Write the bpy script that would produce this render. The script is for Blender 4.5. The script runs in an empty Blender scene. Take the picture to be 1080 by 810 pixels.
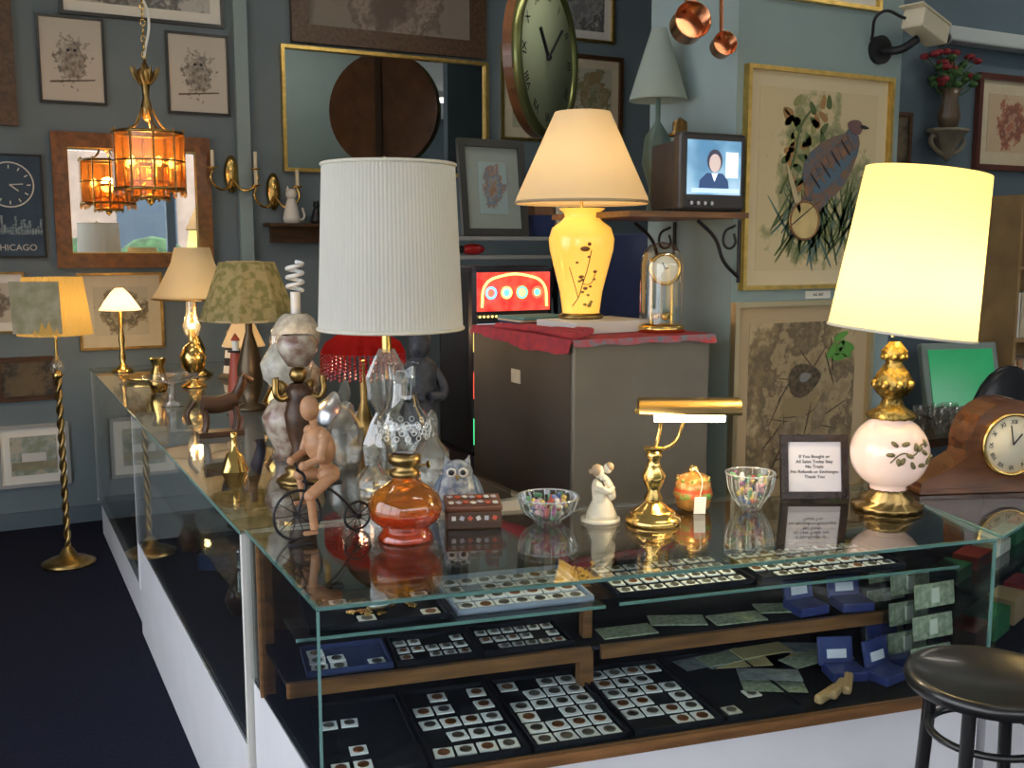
import bpy, bmesh, math, random
from mathutils import Vector, Matrix, Euler
random.seed(7)
S=bpy.context.scene
COL=S.collection
pi=math.pi
# ------------------------------------------------------------------ materials
MC={}
def rgba(c): return (c[0],c[1],c[2],1)
def M(name,col,r=.5,m=0,es=0,ec=None,noise=0,sc=15,bump=0,spec=.5,coat=0,col2=None,stretch=(1,1,1)):
    if name in MC: return MC[name]
    t=bpy.data.materials.new(name);t.use_nodes=True
    nt=t.node_tree;b=nt.nodes["Principled BSDF"]
    b.inputs["Base Color"].default_value=rgba(col);b.inputs["Roughness"].default_value=r
    b.inputs["Metallic"].default_value=m;b.inputs["Specular IOR Level"].default_value=spec
    b.inputs["Coat Weight"].default_value=coat
    if es: 
        b.inputs["Emission Color"].default_value=rgba(ec or col);b.inputs["Emission Strength"].default_value=es
    if noise or col2 or bump:
        tc=nt.nodes.new("ShaderNodeTexCoord");mp=nt.nodes.new("ShaderNodeMapping");mp.inputs["Scale"].default_value=stretch
        n=nt.nodes.new("ShaderNodeTexNoise");n.inputs["Scale"].default_value=sc;n.inputs["Detail"].default_value=5
        nt.links.new(tc.outputs["Object"],mp.inputs["Vector"]);nt.links.new(mp.outputs[0],n.inputs["Vector"])
        if noise or col2:
            rp=nt.nodes.new("ShaderNodeValToRGB");rp.color_ramp.elements[0].position=.35;rp.color_ramp.elements[1].position=.65
            c2=col2 or tuple(x*(1-noise) for x in col)
            rp.color_ramp.elements[0].color=rgba(c2);rp.color_ramp.elements[1].color=rgba(col)
            nt.links.new(n.outputs["Fac"],rp.inputs[0]);nt.links.new(rp.outputs[0],b.inputs["Base Color"])
        if bump:
            bp=nt.nodes.new("ShaderNodeBump");bp.inputs["Strength"].default_value=bump;bp.inputs["Distance"].default_value=.01
            nt.links.new(n.outputs["Fac"],bp.inputs["Height"]);nt.links.new(bp.outputs[0],b.inputs["Normal"])
    MC[name]=t;return t
def glassM(name,tint=(1,1,1),base=.05,rough=.0,body=None,bodyf=0,pw_=4):
    if name in MC: return MC[name]
    t=bpy.data.materials.new(name);t.use_nodes=True;nt=t.node_tree;nt.nodes.clear()
    o=nt.nodes.new("ShaderNodeOutputMaterial");tr=nt.nodes.new("ShaderNodeBsdfTransparent");gl=nt.nodes.new("ShaderNodeBsdfGlossy")
    tr.inputs[0].default_value=rgba(tint);gl.inputs["Roughness"].default_value=rough
    lw=nt.nodes.new("ShaderNodeLayerWeight");lw.inputs[0].default_value=.5
    pw=nt.nodes.new("ShaderNodeMath");pw.operation='POWER';pw.inputs[1].default_value=pw_
    ml=nt.nodes.new("ShaderNodeMath");ml.operation='MULTIPLY_ADD';ml.inputs[1].default_value=1-base;ml.inputs[2].default_value=base
    mx=nt.nodes.new("ShaderNodeMixShader")
    nt.links.new(lw.outputs["Facing"],pw.inputs[0]);nt.links.new(pw.outputs[0],ml.inputs[0]);nt.links.new(ml.outputs[0],mx.inputs[0])
    src=tr.outputs[0]
    if body:
        d=nt.nodes.new("ShaderNodeBsdfPrincipled");d.inputs["Base Color"].default_value=rgba(body);d.inputs["Roughness"].default_value=.15
        m2=nt.nodes.new("ShaderNodeMixShader");m2.inputs[0].default_value=bodyf
        nt.links.new(tr.outputs[0],m2.inputs[1]);nt.links.new(d.outputs[0],m2.inputs[2]);src=m2.outputs[0]
    nt.links.new(src,mx.inputs[1]);nt.links.new(gl.outputs[0],mx.inputs[2]);nt.links.new(mx.outputs[0],o.inputs[0])
    MC[name]=t;return t
def shadeM(name,col,glow=0,gc=None,tl=.45,col2=None,sc=12):
    if name in MC: return MC[name]
    t=bpy.data.materials.new(name);t.use_nodes=True;nt=t.node_tree;nt.nodes.clear()
    o=nt.nodes.new("ShaderNodeOutputMaterial");d=nt.nodes.new("ShaderNodeBsdfDiffuse");tr=nt.nodes.new("ShaderNodeBsdfTranslucent")
    mx=nt.nodes.new("ShaderNodeMixShader");mx.inputs[0].default_value=tl
    d.inputs[0].default_value=rgba(col);tr.inputs[0].default_value=rgba(col)
    if col2:
        tc=nt.nodes.new("ShaderNodeTexCoord");n=nt.nodes.new("ShaderNodeTexNoise");n.inputs["Scale"].default_value=sc;n.inputs["Detail"].default_value=3
        rp=nt.nodes.new("ShaderNodeValToRGB");rp.color_ramp.elements[0].position=.42;rp.color_ramp.elements[1].position=.56
        rp.color_ramp.elements[0].color=rgba(col2);rp.color_ramp.elements[1].color=rgba(col)
        nt.links.new(tc.outputs["Object"],n.inputs["Vector"]);nt.links.new(n.outputs["Fac"],rp.inputs[0])
        nt.links.new(rp.outputs[0],d.inputs[0]);nt.links.new(rp.outputs[0],tr.inputs[0])
    nt.links.new(d.outputs[0],mx.inputs[1]);nt.links.new(tr.outputs[0],mx.inputs[2]);src=mx.outputs[0]
    if glow:
        e=nt.nodes.new("ShaderNodeEmission");e.inputs[0].default_value=rgba(gc or col);e.inputs[1].default_value=glow
        ad=nt.nodes.new("ShaderNodeAddShader");nt.links.new(src,ad.inputs[0]);nt.links.new(e.outputs[0],ad.inputs[1]);src=ad.outputs[0]
    nt.links.new(src,o.inputs[0]);MC[name]=t;return t
def artM(name,bg,c1,c2,sc=6,th=.5,cx=0,cz=0,rx=.3,rz=.3):
    """ink-and-wash drawing concentrated in the middle of the paper"""
    if name in MC: return MC[name]
    t=bpy.data.materials.new(name);t.use_nodes=True;nt=t.node_tree;b=nt.nodes["Principled BSDF"];b.inputs["Roughness"].default_value=.6
    tc=nt.nodes.new("ShaderNodeTexCoord");mp=nt.nodes.new("ShaderNodeMapping")
    mp.inputs["Location"].default_value=(-cx/rx,0,-cz/rz);mp.inputs["Scale"].default_value=(1/rx,0,1/rz)
    ln=nt.nodes.new("ShaderNodeVectorMath");ln.operation='LENGTH'
    n=nt.nodes.new("ShaderNodeTexNoise");n.inputs["Scale"].default_value=sc;n.inputs["Detail"].default_value=8;n.inputs["Roughness"].default_value=.65
    ms=nt.nodes.new("ShaderNodeMath");ms.operation='MULTIPLY_ADD';ms.inputs[1].default_value=-.35;ms.inputs[2].default_value=.35
    ad=nt.nodes.new("ShaderNodeMath");ad.operation='ADD'
    rp=nt.nodes.new("ShaderNodeValToRGB");cr=rp.color_ramp
    cr.elements[0].position=th;cr.elements[0].color=rgba(bg);cr.elements[1].position=th+.06;cr.elements[1].color=rgba(c1)
    e=cr.elements.new(th+.16);e.color=rgba(c2);e=cr.elements.new(th+.22);e.color=rgba(tuple(.5*(x+y) for x,y in zip(bg,c1)));e=cr.elements.new(th+.3);e.color=rgba(c1)
    L=nt.links.new
    L(tc.outputs["Object"],mp.inputs[0]);L(mp.outputs[0],ln.inputs[0]);L(tc.outputs["Object"],n.inputs["Vector"])
    L(ln.outputs["Value"],ms.inputs[0]);L(ms.outputs[0],ad.inputs[0]);L(n.outputs["Fac"],ad.inputs[1]);L(ad.outputs[0],rp.inputs[0]);L(rp.outputs[0],b.inputs["Base Color"])
    MC[name]=t;return t
# ------------------------------------------------------------------ builders
G=[None]
def grp(name,loc=(0,0,0),rz=0,rot=None):
    e=bpy.data.objects.new(name,None);e.empty_display_size=.05;e.location=loc;e.rotation_euler=rot or (0,0,rz);COL.objects.link(e);G[0]=e;return e
def mk(name,bm,mat,smooth=False,ang=None):
    me=bpy.data.meshes.new(name);bm.normal_update();bm.to_mesh(me);bm.free()
    if smooth:
        for p in me.polygons:p.use_smooth=True
    for x in (mat if isinstance(mat,(list,tuple)) else [mat]): me.materials.append(x)
    o=bpy.data.objects.new(name,me);COL.objects.link(o);o.parent=G[0]
    return o
def addbox(bm,c,s,R=None,mi=0):
    r=bmesh.ops.create_cube(bm,size=1,matrix=Matrix.Translation(c)@(R.to_4x4() if R else Matrix())@Matrix.Diagonal((s[0],s[1],s[2],1)))
def cbox(name,c,s,mat,rot=None,bev=0):
    bm=bmesh.new();addbox(bm,(0,0,0),s)
    if bev: bmesh.ops.bevel(bm,geom=bm.edges[:],offset=bev,segments=2,affect='EDGES',profile=.5)
    o=mk(name,bm,mat);o.location=c
    if rot:o.rotation_euler=rot
    return o
def box(name,x0,x1,y0,y1,z0,z1,mat,bev=0):
    return cbox(name,((x0+x1)/2,(y0+y1)/2,(z0+z1)/2),(abs(x1-x0),abs(y1-y0),abs(z1-z0)),mat,bev=bev)
def lathe(name,prof,mat,c=(0,0,0),n=32,rib=0,rot=None,smooth=True,sx=1,sy=1,ph=0):
    bm=bmesh.new();rings=[]
    for (r,z) in prof:
        ring=[]
        if r<1e-5: ring=[bm.verts.new((0,0,z))]
        else:
            for i in range(n):
                rr=r*(1+(rib if i%2 else -rib));a=2*pi*i/n+ph
                ring.append(bm.verts.new((rr*math.cos(a)*sx,rr*math.sin(a)*sy,z)))
        rings.append(ring)
    for A,B in zip(rings,rings[1:]):
        if len(A)==1 and len(B)==1: continue
        for i in range(n):
            j=(i+1)%n
            if len(A)==1: bm.faces.new((A[0],B[j],B[i]))
            elif len(B)==1: bm.faces.new((A[i],A[j],B[0]))
            else: bm.faces.new((A[i],A[j],B[j],B[i]))
    bmesh.ops.recalc_face_normals(bm,faces=bm.faces[:])
    o=mk(name,bm,mat,smooth);o.location=c
    if rot:o.rotation_euler=rot
    return o
def cyl(name,c,r,h,mat,rot=None,n=24,r2=None):
    r2=r if r2 is None else r2
    o=lathe(name,[(0,-h/2),(r,-h/2),(r,-h/2),(r2,h/2),(r2,h/2),(0,h/2)],mat,c,n,rot=rot,smooth=False);return o
def sph(name,c,r,mat,s=(1,1,1),rot=None,seg=20):
    bm=bmesh.new();bmesh.ops.create_uvsphere(bm,u_segments=seg,v_segments=seg//2+2,radius=r,matrix=Matrix.Diagonal((*s,1)))
    o=mk(name,bm,mat,True);o.location=c
    if rot:o.rotation_euler=rot
    return o
def tube(name,pts,r,mat,closed=False,smooth=True,res=3):
    cu=bpy.data.curves.new(name,'CURVE');cu.dimensions='3D';cu.bevel_depth=r;cu.bevel_resolution=res;cu.use_fill_caps=True
    if smooth and len(pts)>2:
        sp=cu.splines.new('BEZIER');sp.bezier_points.add(len(pts)-1)
        for p,q in zip(sp.bezier_points,pts):p.co=q;p.handle_left_type=p.handle_right_type='AUTO'
        sp.resolution_u=8
    else:
        sp=cu.splines.new('POLY');sp.points.add(len(pts)-1)
        for p,q in zip(sp.points,pts):p.co=(*q,1)
    sp.use_cyclic_u=closed
    cu.materials.append(mat);o=bpy.data.objects.new(name,cu);COL.objects.link(o);o.parent=G[0];return o
def ring(name,c,R,r,mat,rot=None,n=32,m=8,sx=1):
    bm=bmesh.new();vs=[]
    for i in range(n):
        a=2*pi*i/n
        vs.append([bm.verts.new(((R+r*math.cos(2*pi*j/m))*math.cos(a)*sx,(R+r*math.cos(2*pi*j/m))*math.sin(a),r*math.sin(2*pi*j/m))) for j in range(m)])
    for i in range(n):
        for j in range(m):
            bm.faces.new((vs[i][j],vs[(i+1)%n][j],vs[(i+1)%n][(j+1)%m],vs[i][(j+1)%m]))
    o=mk(name,bm,mat,True);o.location=c
    if rot:o.rotation_euler=rot
    return o
def poly(name,pts,mat,y=0,th=.002):
    """flat cut-out in the local XZ plane (paper on a wall)"""
    bm=bmesh.new();vs=[bm.verts.new((p[0],y,p[1])) for p in pts];f=bm.faces.new(vs)
    e=bmesh.ops.extrude_face_region(bm,geom=[f]);bmesh.ops.translate(bm,vec=(0,th,0),verts=[v for v in e["geom"] if isinstance(v,bmesh.types.BMVert)])
    bmesh.ops.recalc_face_normals(bm,faces=bm.faces[:])
    bmesh.ops.triangulate(bm,faces=[f for f in bm.faces if len(f.verts)>4])
    return mk(name,bm,mat)
def prism(name,pts,z0,z1,mat,bev=0):
    bm=bmesh.new();A=[bm.verts.new((p[0],p[1],z0)) for p in pts];B=[bm.verts.new((p[0],p[1],z1)) for p in pts];n=len(pts)
    bm.faces.new(A[::-1]);bm.faces.new(B)
    for i in range(n): bm.faces.new((A[i],A[(i+1)%n],B[(i+1)%n],B[i]))
    bmesh.ops.recalc_face_normals(bm,faces=bm.faces[:])
    if bev: bmesh.ops.bevel(bm,geom=bm.edges[:],offset=bev,segments=2,affect='EDGES')
    return mk(name,bm,mat)
def wallseg(name,p,q,z0,z1,th,mat):
    d=Vector((q[0]-p[0],q[1]-p[1],0));L=d.length;d.normalize()
    o=cbox(name,((p[0]+q[0])/2,(p[1]+q[1])/2,(z0+z1)/2),(L,th,z1-z0),mat);o.rotation_euler=(0,0,math.atan2(d.y,d.x));return o
def text(name,body,size,mat,c,rot=(pi/2,0,0),al='CENTER',ext=.0005,spc=1):
    cu=bpy.data.curves.new(name,'FONT');cu.body=body;cu.size=size;cu.align_x=al;cu.align_y='CENTER';cu.extrude=ext;cu.space_line=spc
    cu.materials.append(mat);o=bpy.data.objects.new(name,cu);o.location=c;o.rotation_euler=rot;COL.objects.link(o);o.parent=G[0];return o
def light(c,w,col,r=.03,name="bulb_light"):
    l=bpy.data.lights.new(name,'POINT');l.energy=w;l.color=col;l.shadow_soft_size=r;o=bpy.data.objects.new(name,l);o.location=c;COL.objects.link(o);o.parent=G[0]
# palette
WALL=M("wall_paint",(.160,.208,.238),.7,noise=.12,sc=3,bump=.05)
WALL2=M("wall_paint_lit",(.28,.375,.385),.65,noise=.08,sc=3,bump=.05)  # column has the wall paint; its brighter light is put into this lighter colour
FLOOR=M("navy_carpet",(.007,.009,.026),.85,noise=.4,sc=60,bump=.2,spec=.2)
CEIL=M("ceiling_paint",(.62,.64,.62),.8,noise=.05)
WHITE=M("white_laminate",(.72,.71,.74),.45,noise=.06,sc=5)
GLASS=glassM("clear_glass",(.95,.985,.975),.045)
GTOP=glassM("counter_top_glass",(.93,.975,.96),.10)
GEDGE=M("glass_edge_green",(.14,.27,.25),.15)
BRASS=M("polished_brass",(.85,.56,.18),.18,1)
OLDB=M("antique_brass",(.46,.30,.11),.32,1,noise=.4,sc=25)
GOLD=M("gilt_frame",(.78,.54,.16),.32,1,noise=.25,sc=30,bump=.1)
BLK=M("black_lacquer",(.012,.012,.014),.3)
BLKF=M("black_felt",(.008,.009,.014),.85,spec=.2)
NAVY=M("navy_velvet",(.02,.035,.12),.8)
WOOD=M("cabinet_wood",(.26,.12,.045),.4,noise=.5,sc=6,stretch=(1,8,8))
DWOOD=M("dark_wood",(.10,.045,.02),.35,noise=.5,sc=6,stretch=(1,8,8))
LWOOD=M("pale_wood",(.55,.28,.14),.45,noise=.25,sc=12,stretch=(1,1,4))
MIR=M("mirror_silver",(.86,.88,.88),.01,1)
STEEL=M("steel",(.55,.56,.58),.3,1)
IRON=M("black_iron",(.03,.03,.035),.45,.6)
PAPER=M("paper",(.78,.76,.70),.7)
CREAM=M("cream_mat",(.62,.54,.38),.7,noise=.08)
INK=M("ink",(.02,.02,.025),.6)
PORC=M("white_porcelain",(.80,.78,.72),.2,coat=.4)
COPPER=M("copper",(.72,.29,.14),.22,1,noise=.3,sc=20)
# ------------------------------------------------------------------ room shell
RA0,RA1,RB0,RB1,RH=-2.2,7.2,-2.5,6.57,3.7
def shell(name,*a):
    G[0]=None;return box(name,*a)
shell("floor",RA0-.1,RA1+.1,RB0-.2,RB1+.2,-.1,0,FLOOR)
shell("ceiling",RA0-.1,RA1+.1,RB0-.2,RB1+.2,RH,RH+.1,CEIL)
shell("wall_back",RA0-.1,RA1+.1,RB1,RB1+.15,0,RH,WALL)
shell("wall_right",RA1,RA1+.15,RB0,RB1,0,RH,WALL)
shell("wall_partition",4.02,RA1,3.9,4.0,0,RH,M("partition_paint",(.10,.15,.19),.7,noise=.1,sc=3))
shell("column",2.5,3.33,3.05,3.6,0,RH,WALL2)
shell("trim_1",1.46,1.54,RB1-.05,RB1,0,RH,WALL2)
shell("baseboard_back",RA0,1.46,RB1-.015,RB1,0,.10,M("baseboard_paint",(.10,.14,.17),.6))
WG=glassM("window_glass",(.97,.99,1),.03)
grp("wall_front")
box("sill",RA0,RA1,RB0-.15,RB0,0,.45,WALL);box("header",RA0,RA1,RB0-.15,RB0,3.0,RH,WALL)
for i in range(7):
    x=RA0+i*(RA1-RA0)/6;box("mullion",x-.06,x+.06,RB0-.15,RB0,.45,3.0,WALL)
grp("window_1")
for i in range(6):
    x0=RA0+i*(RA1-RA0)/6+.06;x1=RA0+(i+1)*(RA1-RA0)/6-.06
    box("pane",x0,x1,RB0-.08,RB0-.074,.45,3.0,WG)
grp("wall_left")
box("sill",RA0-.15,RA0,RB0,RB1,0,.35,WALL);box("header",RA0-.15,RA0,RB0,RB1,3.0,RH,WALL);box("solid_end",RA0-.15,RA0,4.3,RB1,.35,3.0,WALL)
for i in range(5):
    y=RB0+i*1.7;box("mullion",RA0-.15,RA0,y-.05,y+.05,.35,3.0,WALL)
grp("window_2")
for i in range(4): box("pane",RA0-.08,RA0-.074,RB0+i*1.7+.05,RB0+(i+1)*1.7-.05,.35,3.0,WG)
# street outside the shop window
G[0]=None
box("ground",-14,18,-14,12,-.3,-.12,M("concrete",(.42,.41,.39),.8,noise=.2,sc=2))
grp("street_hedge")
HG=M("foliage",(.06,.15,.04),.7,noise=.6,sc=8)
for i in range(11):
    sph("bush",(-3+i*1.2,-7.5-random.random(),.88),.9,HG,(1,.7,1.1),seg=12)
grp("street_building")
box("facade",-12,18,-13.9,-13.5,-.12,4.5,M("brick_facade",(.45,.33,.25),.8,noise=.3,sc=2))
for i in range(8): box("facade_window",-9+i*3,-7.6+i*3,-13.52,-13.48,1,3,M("facade_glass",(.1,.13,.16),.1))
# ceiling strip lights
TUBE=M("fluorescent_tube",(1,1,1),.5,es=14,ec=(1,.92,.80))
for (x,y) in ((5.7,.1),(2.2,1.0),(2.4,4.6),(5.4,2.6),(.2,3.6)):
    grp("fluorescent_ceiling_light",(x,y,RH))
    box("housing",-.75,.75,-.12,.12,-.07,0,CEIL);
    for s in (-.05,.05): cyl("tube",(0,s,-.09),.018,1.4,TUBE,rot=(0,pi/2,0),n=12)
# ------------------------------------------------------------------ wall pictures
def frame(name,a0,a1,z0,z1,b,fm,fw=.025,fd=.025,matm=None,mw=.05,art=None,glass=True,rot=None):
    w,h=a1-a0,z1-z0;grp(name,((a0+a1)/2,b-.002,(z0+z1)/2),rot=rot)
    bm=bmesh.new()
    for (cx,cz,sx,sz) in ((0,h/2-fw/2,w,fw),(0,-h/2+fw/2,w,fw),(-w/2+fw/2,0,fw,h-2*fw),(w/2-fw/2,0,fw,h-2*fw)):
        addbox(bm,(cx,-fd/2,cz),(sx,fd,sz))
    mk("frame_moulding",bm,fm)
    iw,ih=w-2*fw,h-2*fw
    if matm:
        cbox("mat_board",(0,-.004,0),(iw,.008,ih),matm);iw-=2*mw;ih-=2*mw
    if art: cbox("picture",(0,-.0055,0),(iw,.009,ih),art)
    return w,h
INKF=M("thin_black_frame",(.015,.015,.015),.3)
BROWNF=M("brown_carved_frame",(.13,.07,.035),.4,noise=.5,sc=40,bump=.5)
OWLP=artM("owl_drawing",(.54,.51,.45),(.26,.24,.20),(.12,.11,.10),sc=28,th=.60,rx=.12,rz=.17)
def owl_art():
    poly("owl_drawn_body",[(-.04,-.10),(.04,-.10),(.06,-.03),(.055,.04),(.04,.075),(.042,.10),(.02,.09),(-.02,.09),(-.042,.10),(-.04,.075),(-.055,.03),(-.06,-.04)],M("pencil_grey",(.42,.39,.34),.7,col2=(.16,.14,.12),sc=45),-.0125)
    for s in(-1,1):
        poly("eye",[(s*.018+.009*math.cos(i*pi/6),.055+.009*math.sin(i*pi/6)) for i in range(12)],INK,-.0145)
    poly("branch",[(-.12,-.12),(.12,-.10),(.12,-.108),(-.12,-.13)],M("sepia_ink",(.12,.09,.06),.6),-.013)
frame("owl_drawing_frame",.36,.72,2.47,2.96,RB1,INKF,.015,.02,None,0,OWLP);owl_art()
frame("owl_drawing_frame",1.06,1.43,2.45,2.93,RB1,INKF,.015,.02,None,0,OWLP);owl_art()
frame("framed_print",.49,1.41,2.97,3.45,RB1,INKF,.02,.02,PAPER,.06,artM("grey_print",(.5,.5,.47),(.2,.2,.2),(.1,.1,.1),sc=10))
frame("carved_wood_frame",-.25,.24,2.33,3.06,RB1,BROWNF,.09,.04,None,0,artM("dark_print",(.12,.1,.07),(.3,.25,.15),(.05,.04,.03)))
frame("gilt_wall_mirror",.40,1.29,1.53,2.31,RB1,M("walnut_gilt_frame",(.26,.095,.025),.3,noise=.5,sc=30,coat=.5,bump=.3),.085,.05,None,0,MIR)
bm=bmesh.new()
for (cx,cz,sx,sz) in ((0,.305,.74,.012),(0,-.305,.74,.012),(-.363,0,.012,.60),(.363,0,.012,.60)): addbox(bm,(cx,-.03,cz),(sx,.012,sz))
mk("gold_lip",bm,GOLD)
# poster with clock dial
w,h=frame("skyline_clock_poster",-.06,.35,1.59,2.175,RB1,BLK,.012,.02,None,0,M("poster_navy",(.012,.03,.07),.4,col2=(.03,.08,.13),sc=5))
lathe("clock_dial",[(0,0),(.13,0),(.13,.004),(0,.004)],M("dial_dark",(.03,.06,.10),.4),(.03,-.012,.12),rot=(pi/2,0,0),smooth=False)
ring("dial_ring",(.03,-.017,.12),.125,.004,PAPER,rot=(pi/2,0,0))
for i in range(12):
    a=i*pi/6;cbox("hour_mark",(.03+.10*math.sin(a),-.018,.12+.10*math.cos(a)),(.006,.002,.02),PAPER,rot=(0,a,0))
tube("hand",[(.03,-.019,.12),(.10,-.019,.125)],.003,PAPER);tube("hand",[(.03,-.019,.12),(.075,-.019,.085)],.004,PAPER)
bm=bmesh.new()
for i in range(26):
    hh=.03+random.random()*.09;addbox(bm,(-.18+i*.0145,-.0125,-.16+hh/2),(.012,.004,hh))
mk("skyline",bm,M("skyline_lights",(.3,.4,.45),.5,col2=(.05,.08,.12),sc=60))
text("poster_word","CHICAGO",.050,M("poster_white",(.60,.60,.56),.5),(.04,-.014,-.235))
frame("framed_landscape",.02,.41,.25,.62,RB1,M("grey_frame",(.35,.36,.36),.4),.02,.02,PAPER,.05,artM("landscape",(.40,.47,.50),(.25,.28,.20),(.5,.45,.35),sc=9,th=.5))
cbox("drawn_building",(.0,-.012,-.01),(.13,.004,.05),M("drawn_white",(.6,.6,.58),.6));cbox("drawn_ground",(0,-.012,-.06),(.24,.004,.05),M("drawn_sand",(.34,.31,.20),.6,noise=.3))
frame("framed_landscape",.56,.93,.20,.58,RB1,M("thin_gold",(.5,.38,.15),.35,1),.015,.02,CREAM,.05,artM("landscape2",(.4,.4,.32),(.18,.2,.12),(.5,.4,.25),sc=9,th=.45))
frame("framed_dark_print",.04,.37,.76,1.02,RB1,DWOOD,.03,.02,None,0,artM("dark_print2",(.06,.05,.04),(.14,.1,.05),(.02,.02,.02)))
frame("framed_print",.50,.98,1.04,1.5,RB1,OLDB,.015,.02,CREAM,.07,artM("sepia_print",(.5,.45,.33),(.25,.2,.12),(.12,.1,.07),sc=12,rx=.15,rz=.12))
frame("framed_print",-.18,.22,1.16,1.51,RB1,OLDB,.012,.02,PAPER,.05,artM("sepia_print2",(.55,.5,.4),(.3,.25,.18),(.15,.12,.1),sc=12,rx=.12,rz=.1))
# big mirror
frame("large_gilt_wall_mirror",1.75,3.19,2.13,2.91,RB1,GOLD,.022,.04,None,0,MIR,)
frame("large_framed_painting",1.82,3.17,2.93,3.55,RB1,BROWNF,.11,.05,None,0,artM("old_painting",(.25,.21,.17),(.14,.10,.08),(.34,.27,.22),sc=5,th=.45))
frame("framed_print",3.30,3.75,2.40,3.04,RB1,GOLD,.02,.02,CREAM,.07,artM("green_print",(.4,.4,.28),(.15,.2,.08),(.3,.15,.08),sc=14,rx=.15,rz=.2))
frame("framed_print",3.80,4.30,2.44,3.03,RB1,DWOOD,.03,.03,CREAM,.06,artM("green_print2",(.45,.42,.33),(.2,.2,.1),(.3,.18,.08),sc=14,rx=.15,rz=.2))
frame("framed_print",3.66,4.22,3.12,3.62,RB1,GOLD,.02,.03,PAPER,.06,MC["grey_print"])
# column pictures
BB=3.05
BIRDP=artM("bird_paper",(.60,.50,.30),(.36,.33,.17),(.17,.20,.10),sc=7,th=.50,rx=.24,rz=.33,cz=-.03)
frame("framed_bird_print",2.53,3.27,1.49,2.315,BB,GOLD,.016,.03,M("warm_mat",(.64,.55,.36),.7),.055,BIRDP)
FE=M("feather_slate",(.09,.12,.17),.6,col2=(.22,.12,.06),sc=30);FR=M("feather_rust",(.28,.13,.05),.6,col2=(.08,.10,.13),sc=30);GRS=M("painted_grass",(.10,.14,.05),.7)
def leafp(n,x,z,L,w,a,mt,y=-.0125):
    c,s=math.cos(a),math.sin(a);pts=[]
    for i in range(16):
        t=2*pi*i/16;px=L*.5*math.cos(t);pz=w*.5*math.sin(t)*(1-.35*math.cos(t));pts.append((x+px*c-pz*s,z+px*s+pz*c))
    poly(n,pts,mt,y)
for i in range(90): leafp("grass_blade",-.19+random.random()*.42,-.24+random.random()*.17,.10+random.random()*.14,.009,1.57+random.uniform(-.9,.9),GRS if i%3 else M("grass_blue",(.10,.17,.15),.7),-.012)
for i in range(44): leafp("tree_leaf",-.17+random.random()*.22,-.02+random.random()*.33,.055,.026,random.random()*3,(GRS,M("olive_leaf",(.26,.26,.10),.6),M("sienna_leaf",(.35,.19,.07),.6))[i%3],-.0121)
tube("branch_stroke",[(-.19,-.014,-.05),(-.13,-.014,.08),(-.10,-.014,.2),(-.04,-.014,.28)],.004,GRS)
leafp("bird_tail",-.04,-.05,.36,.05,1.05,FR,-.0125);leafp("bird_tail_feather",.02,-.07,.34,.045,.85,FE,-.013)
leafp("bird_body",.07,.07,.34,.20,.70,FE,-.0145);leafp("bird_wing",.05,.05,.32,.11,.80,FR,-.0165);leafp("bird_wing_feather",.08,.04,.28,.05,.65,M("feather_blue",(.08,.14,.20),.6),-.0175)
for i in range(8): leafp("wing_bar",-.02+i*.025,.0+i*.022,.08,.008,2.3,FR if i%2 else INK,-.0185)
leafp("bird_neck",.155,.16,.13,.08,1.2,FE,-.0155);leafp("bird_head",.175,.215,.08,.055,2.9,M("feather_plum",(.17,.09,.09),.6),-.0175);leafp("bird_beak",.225,.215,.05,.014,-.1,INK,-.0185)
poly("lute_bowl",[(-.07+.078*math.cos(i*pi/9),-.15+.068*math.sin(i*pi/9)) for i in range(18)],M("lute_cream",(.68,.54,.24),.6,noise=.2,sc=20),-.0195)
ring("lute_rim",(-.07,-.0205,-.15),.072,.004,M("sienna",(.25,.12,.05),.6),rot=(pi/2,0,0));leafp("lute_neck",-.13,-.03,.20,.022,1.95,M("lute_neck_paint",(.5,.42,.25),.6),-.0195);leafp("string",-.08,-.13,.2,.004,.6,INK,-.0225)
frame("framed_sepia_print",2.50,3.22,.66,1.445,BB,M("pale_gold_frame",(.62,.52,.32),.35,.8),.02,.03,M("tan_mat",(.47,.36,.22),.7),.065,artM("sepia_nest",(.50,.39,.23),(.28,.21,.11),(.14,.10,.06),sc=7,th=.44,rx=.30,rz=.36))
leafp("nest_dark",.01,.08,.17,.13,.2,M("umber",(.05,.038,.025),.7,col2=(.14,.10,.06),sc=60));leafp("nest_eggs",.01,.09,.06,.035,.2,M("egg_grey",(.22,.22,.22),.5),-.0145)
leafp("nest_shadow",-.06,-.12,.2,.08,.6,M("umber_wash",(.18,.13,.08),.7,col2=(.32,.25,.15),sc=30),-.0123);leafp("nest_shadow",.1,-.05,.2,.06,1.2,MC["umber_wash"],-.0123)
for i in range(6): leafp("green_leaf",.19+random.uniform(-.06,.06),.20+random.uniform(-.04,.05),.08,.03,random.random()*3,M("leaf_green",(.12,.33,.06),.6),-.0145)
for i in range(24): leafp("twig",random.uniform(-.18,.18),random.uniform(-.24,.2),.14,.005,random.uniform(0,3.1),MC["umber"],-.0122)
frame("framed_print",2.62,3.18,2.56,3.05,BB,GOLD,.015,.03,PAPER,.05,MC["grey_print"])
grp("picture_caption_card",(2.93,BB-.004,1.465));cbox("card",(0,0,0),(.13,.003,.03),PAPER);text("caption","ALL ART",.014,INK,(0,-.003,.0))
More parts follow.
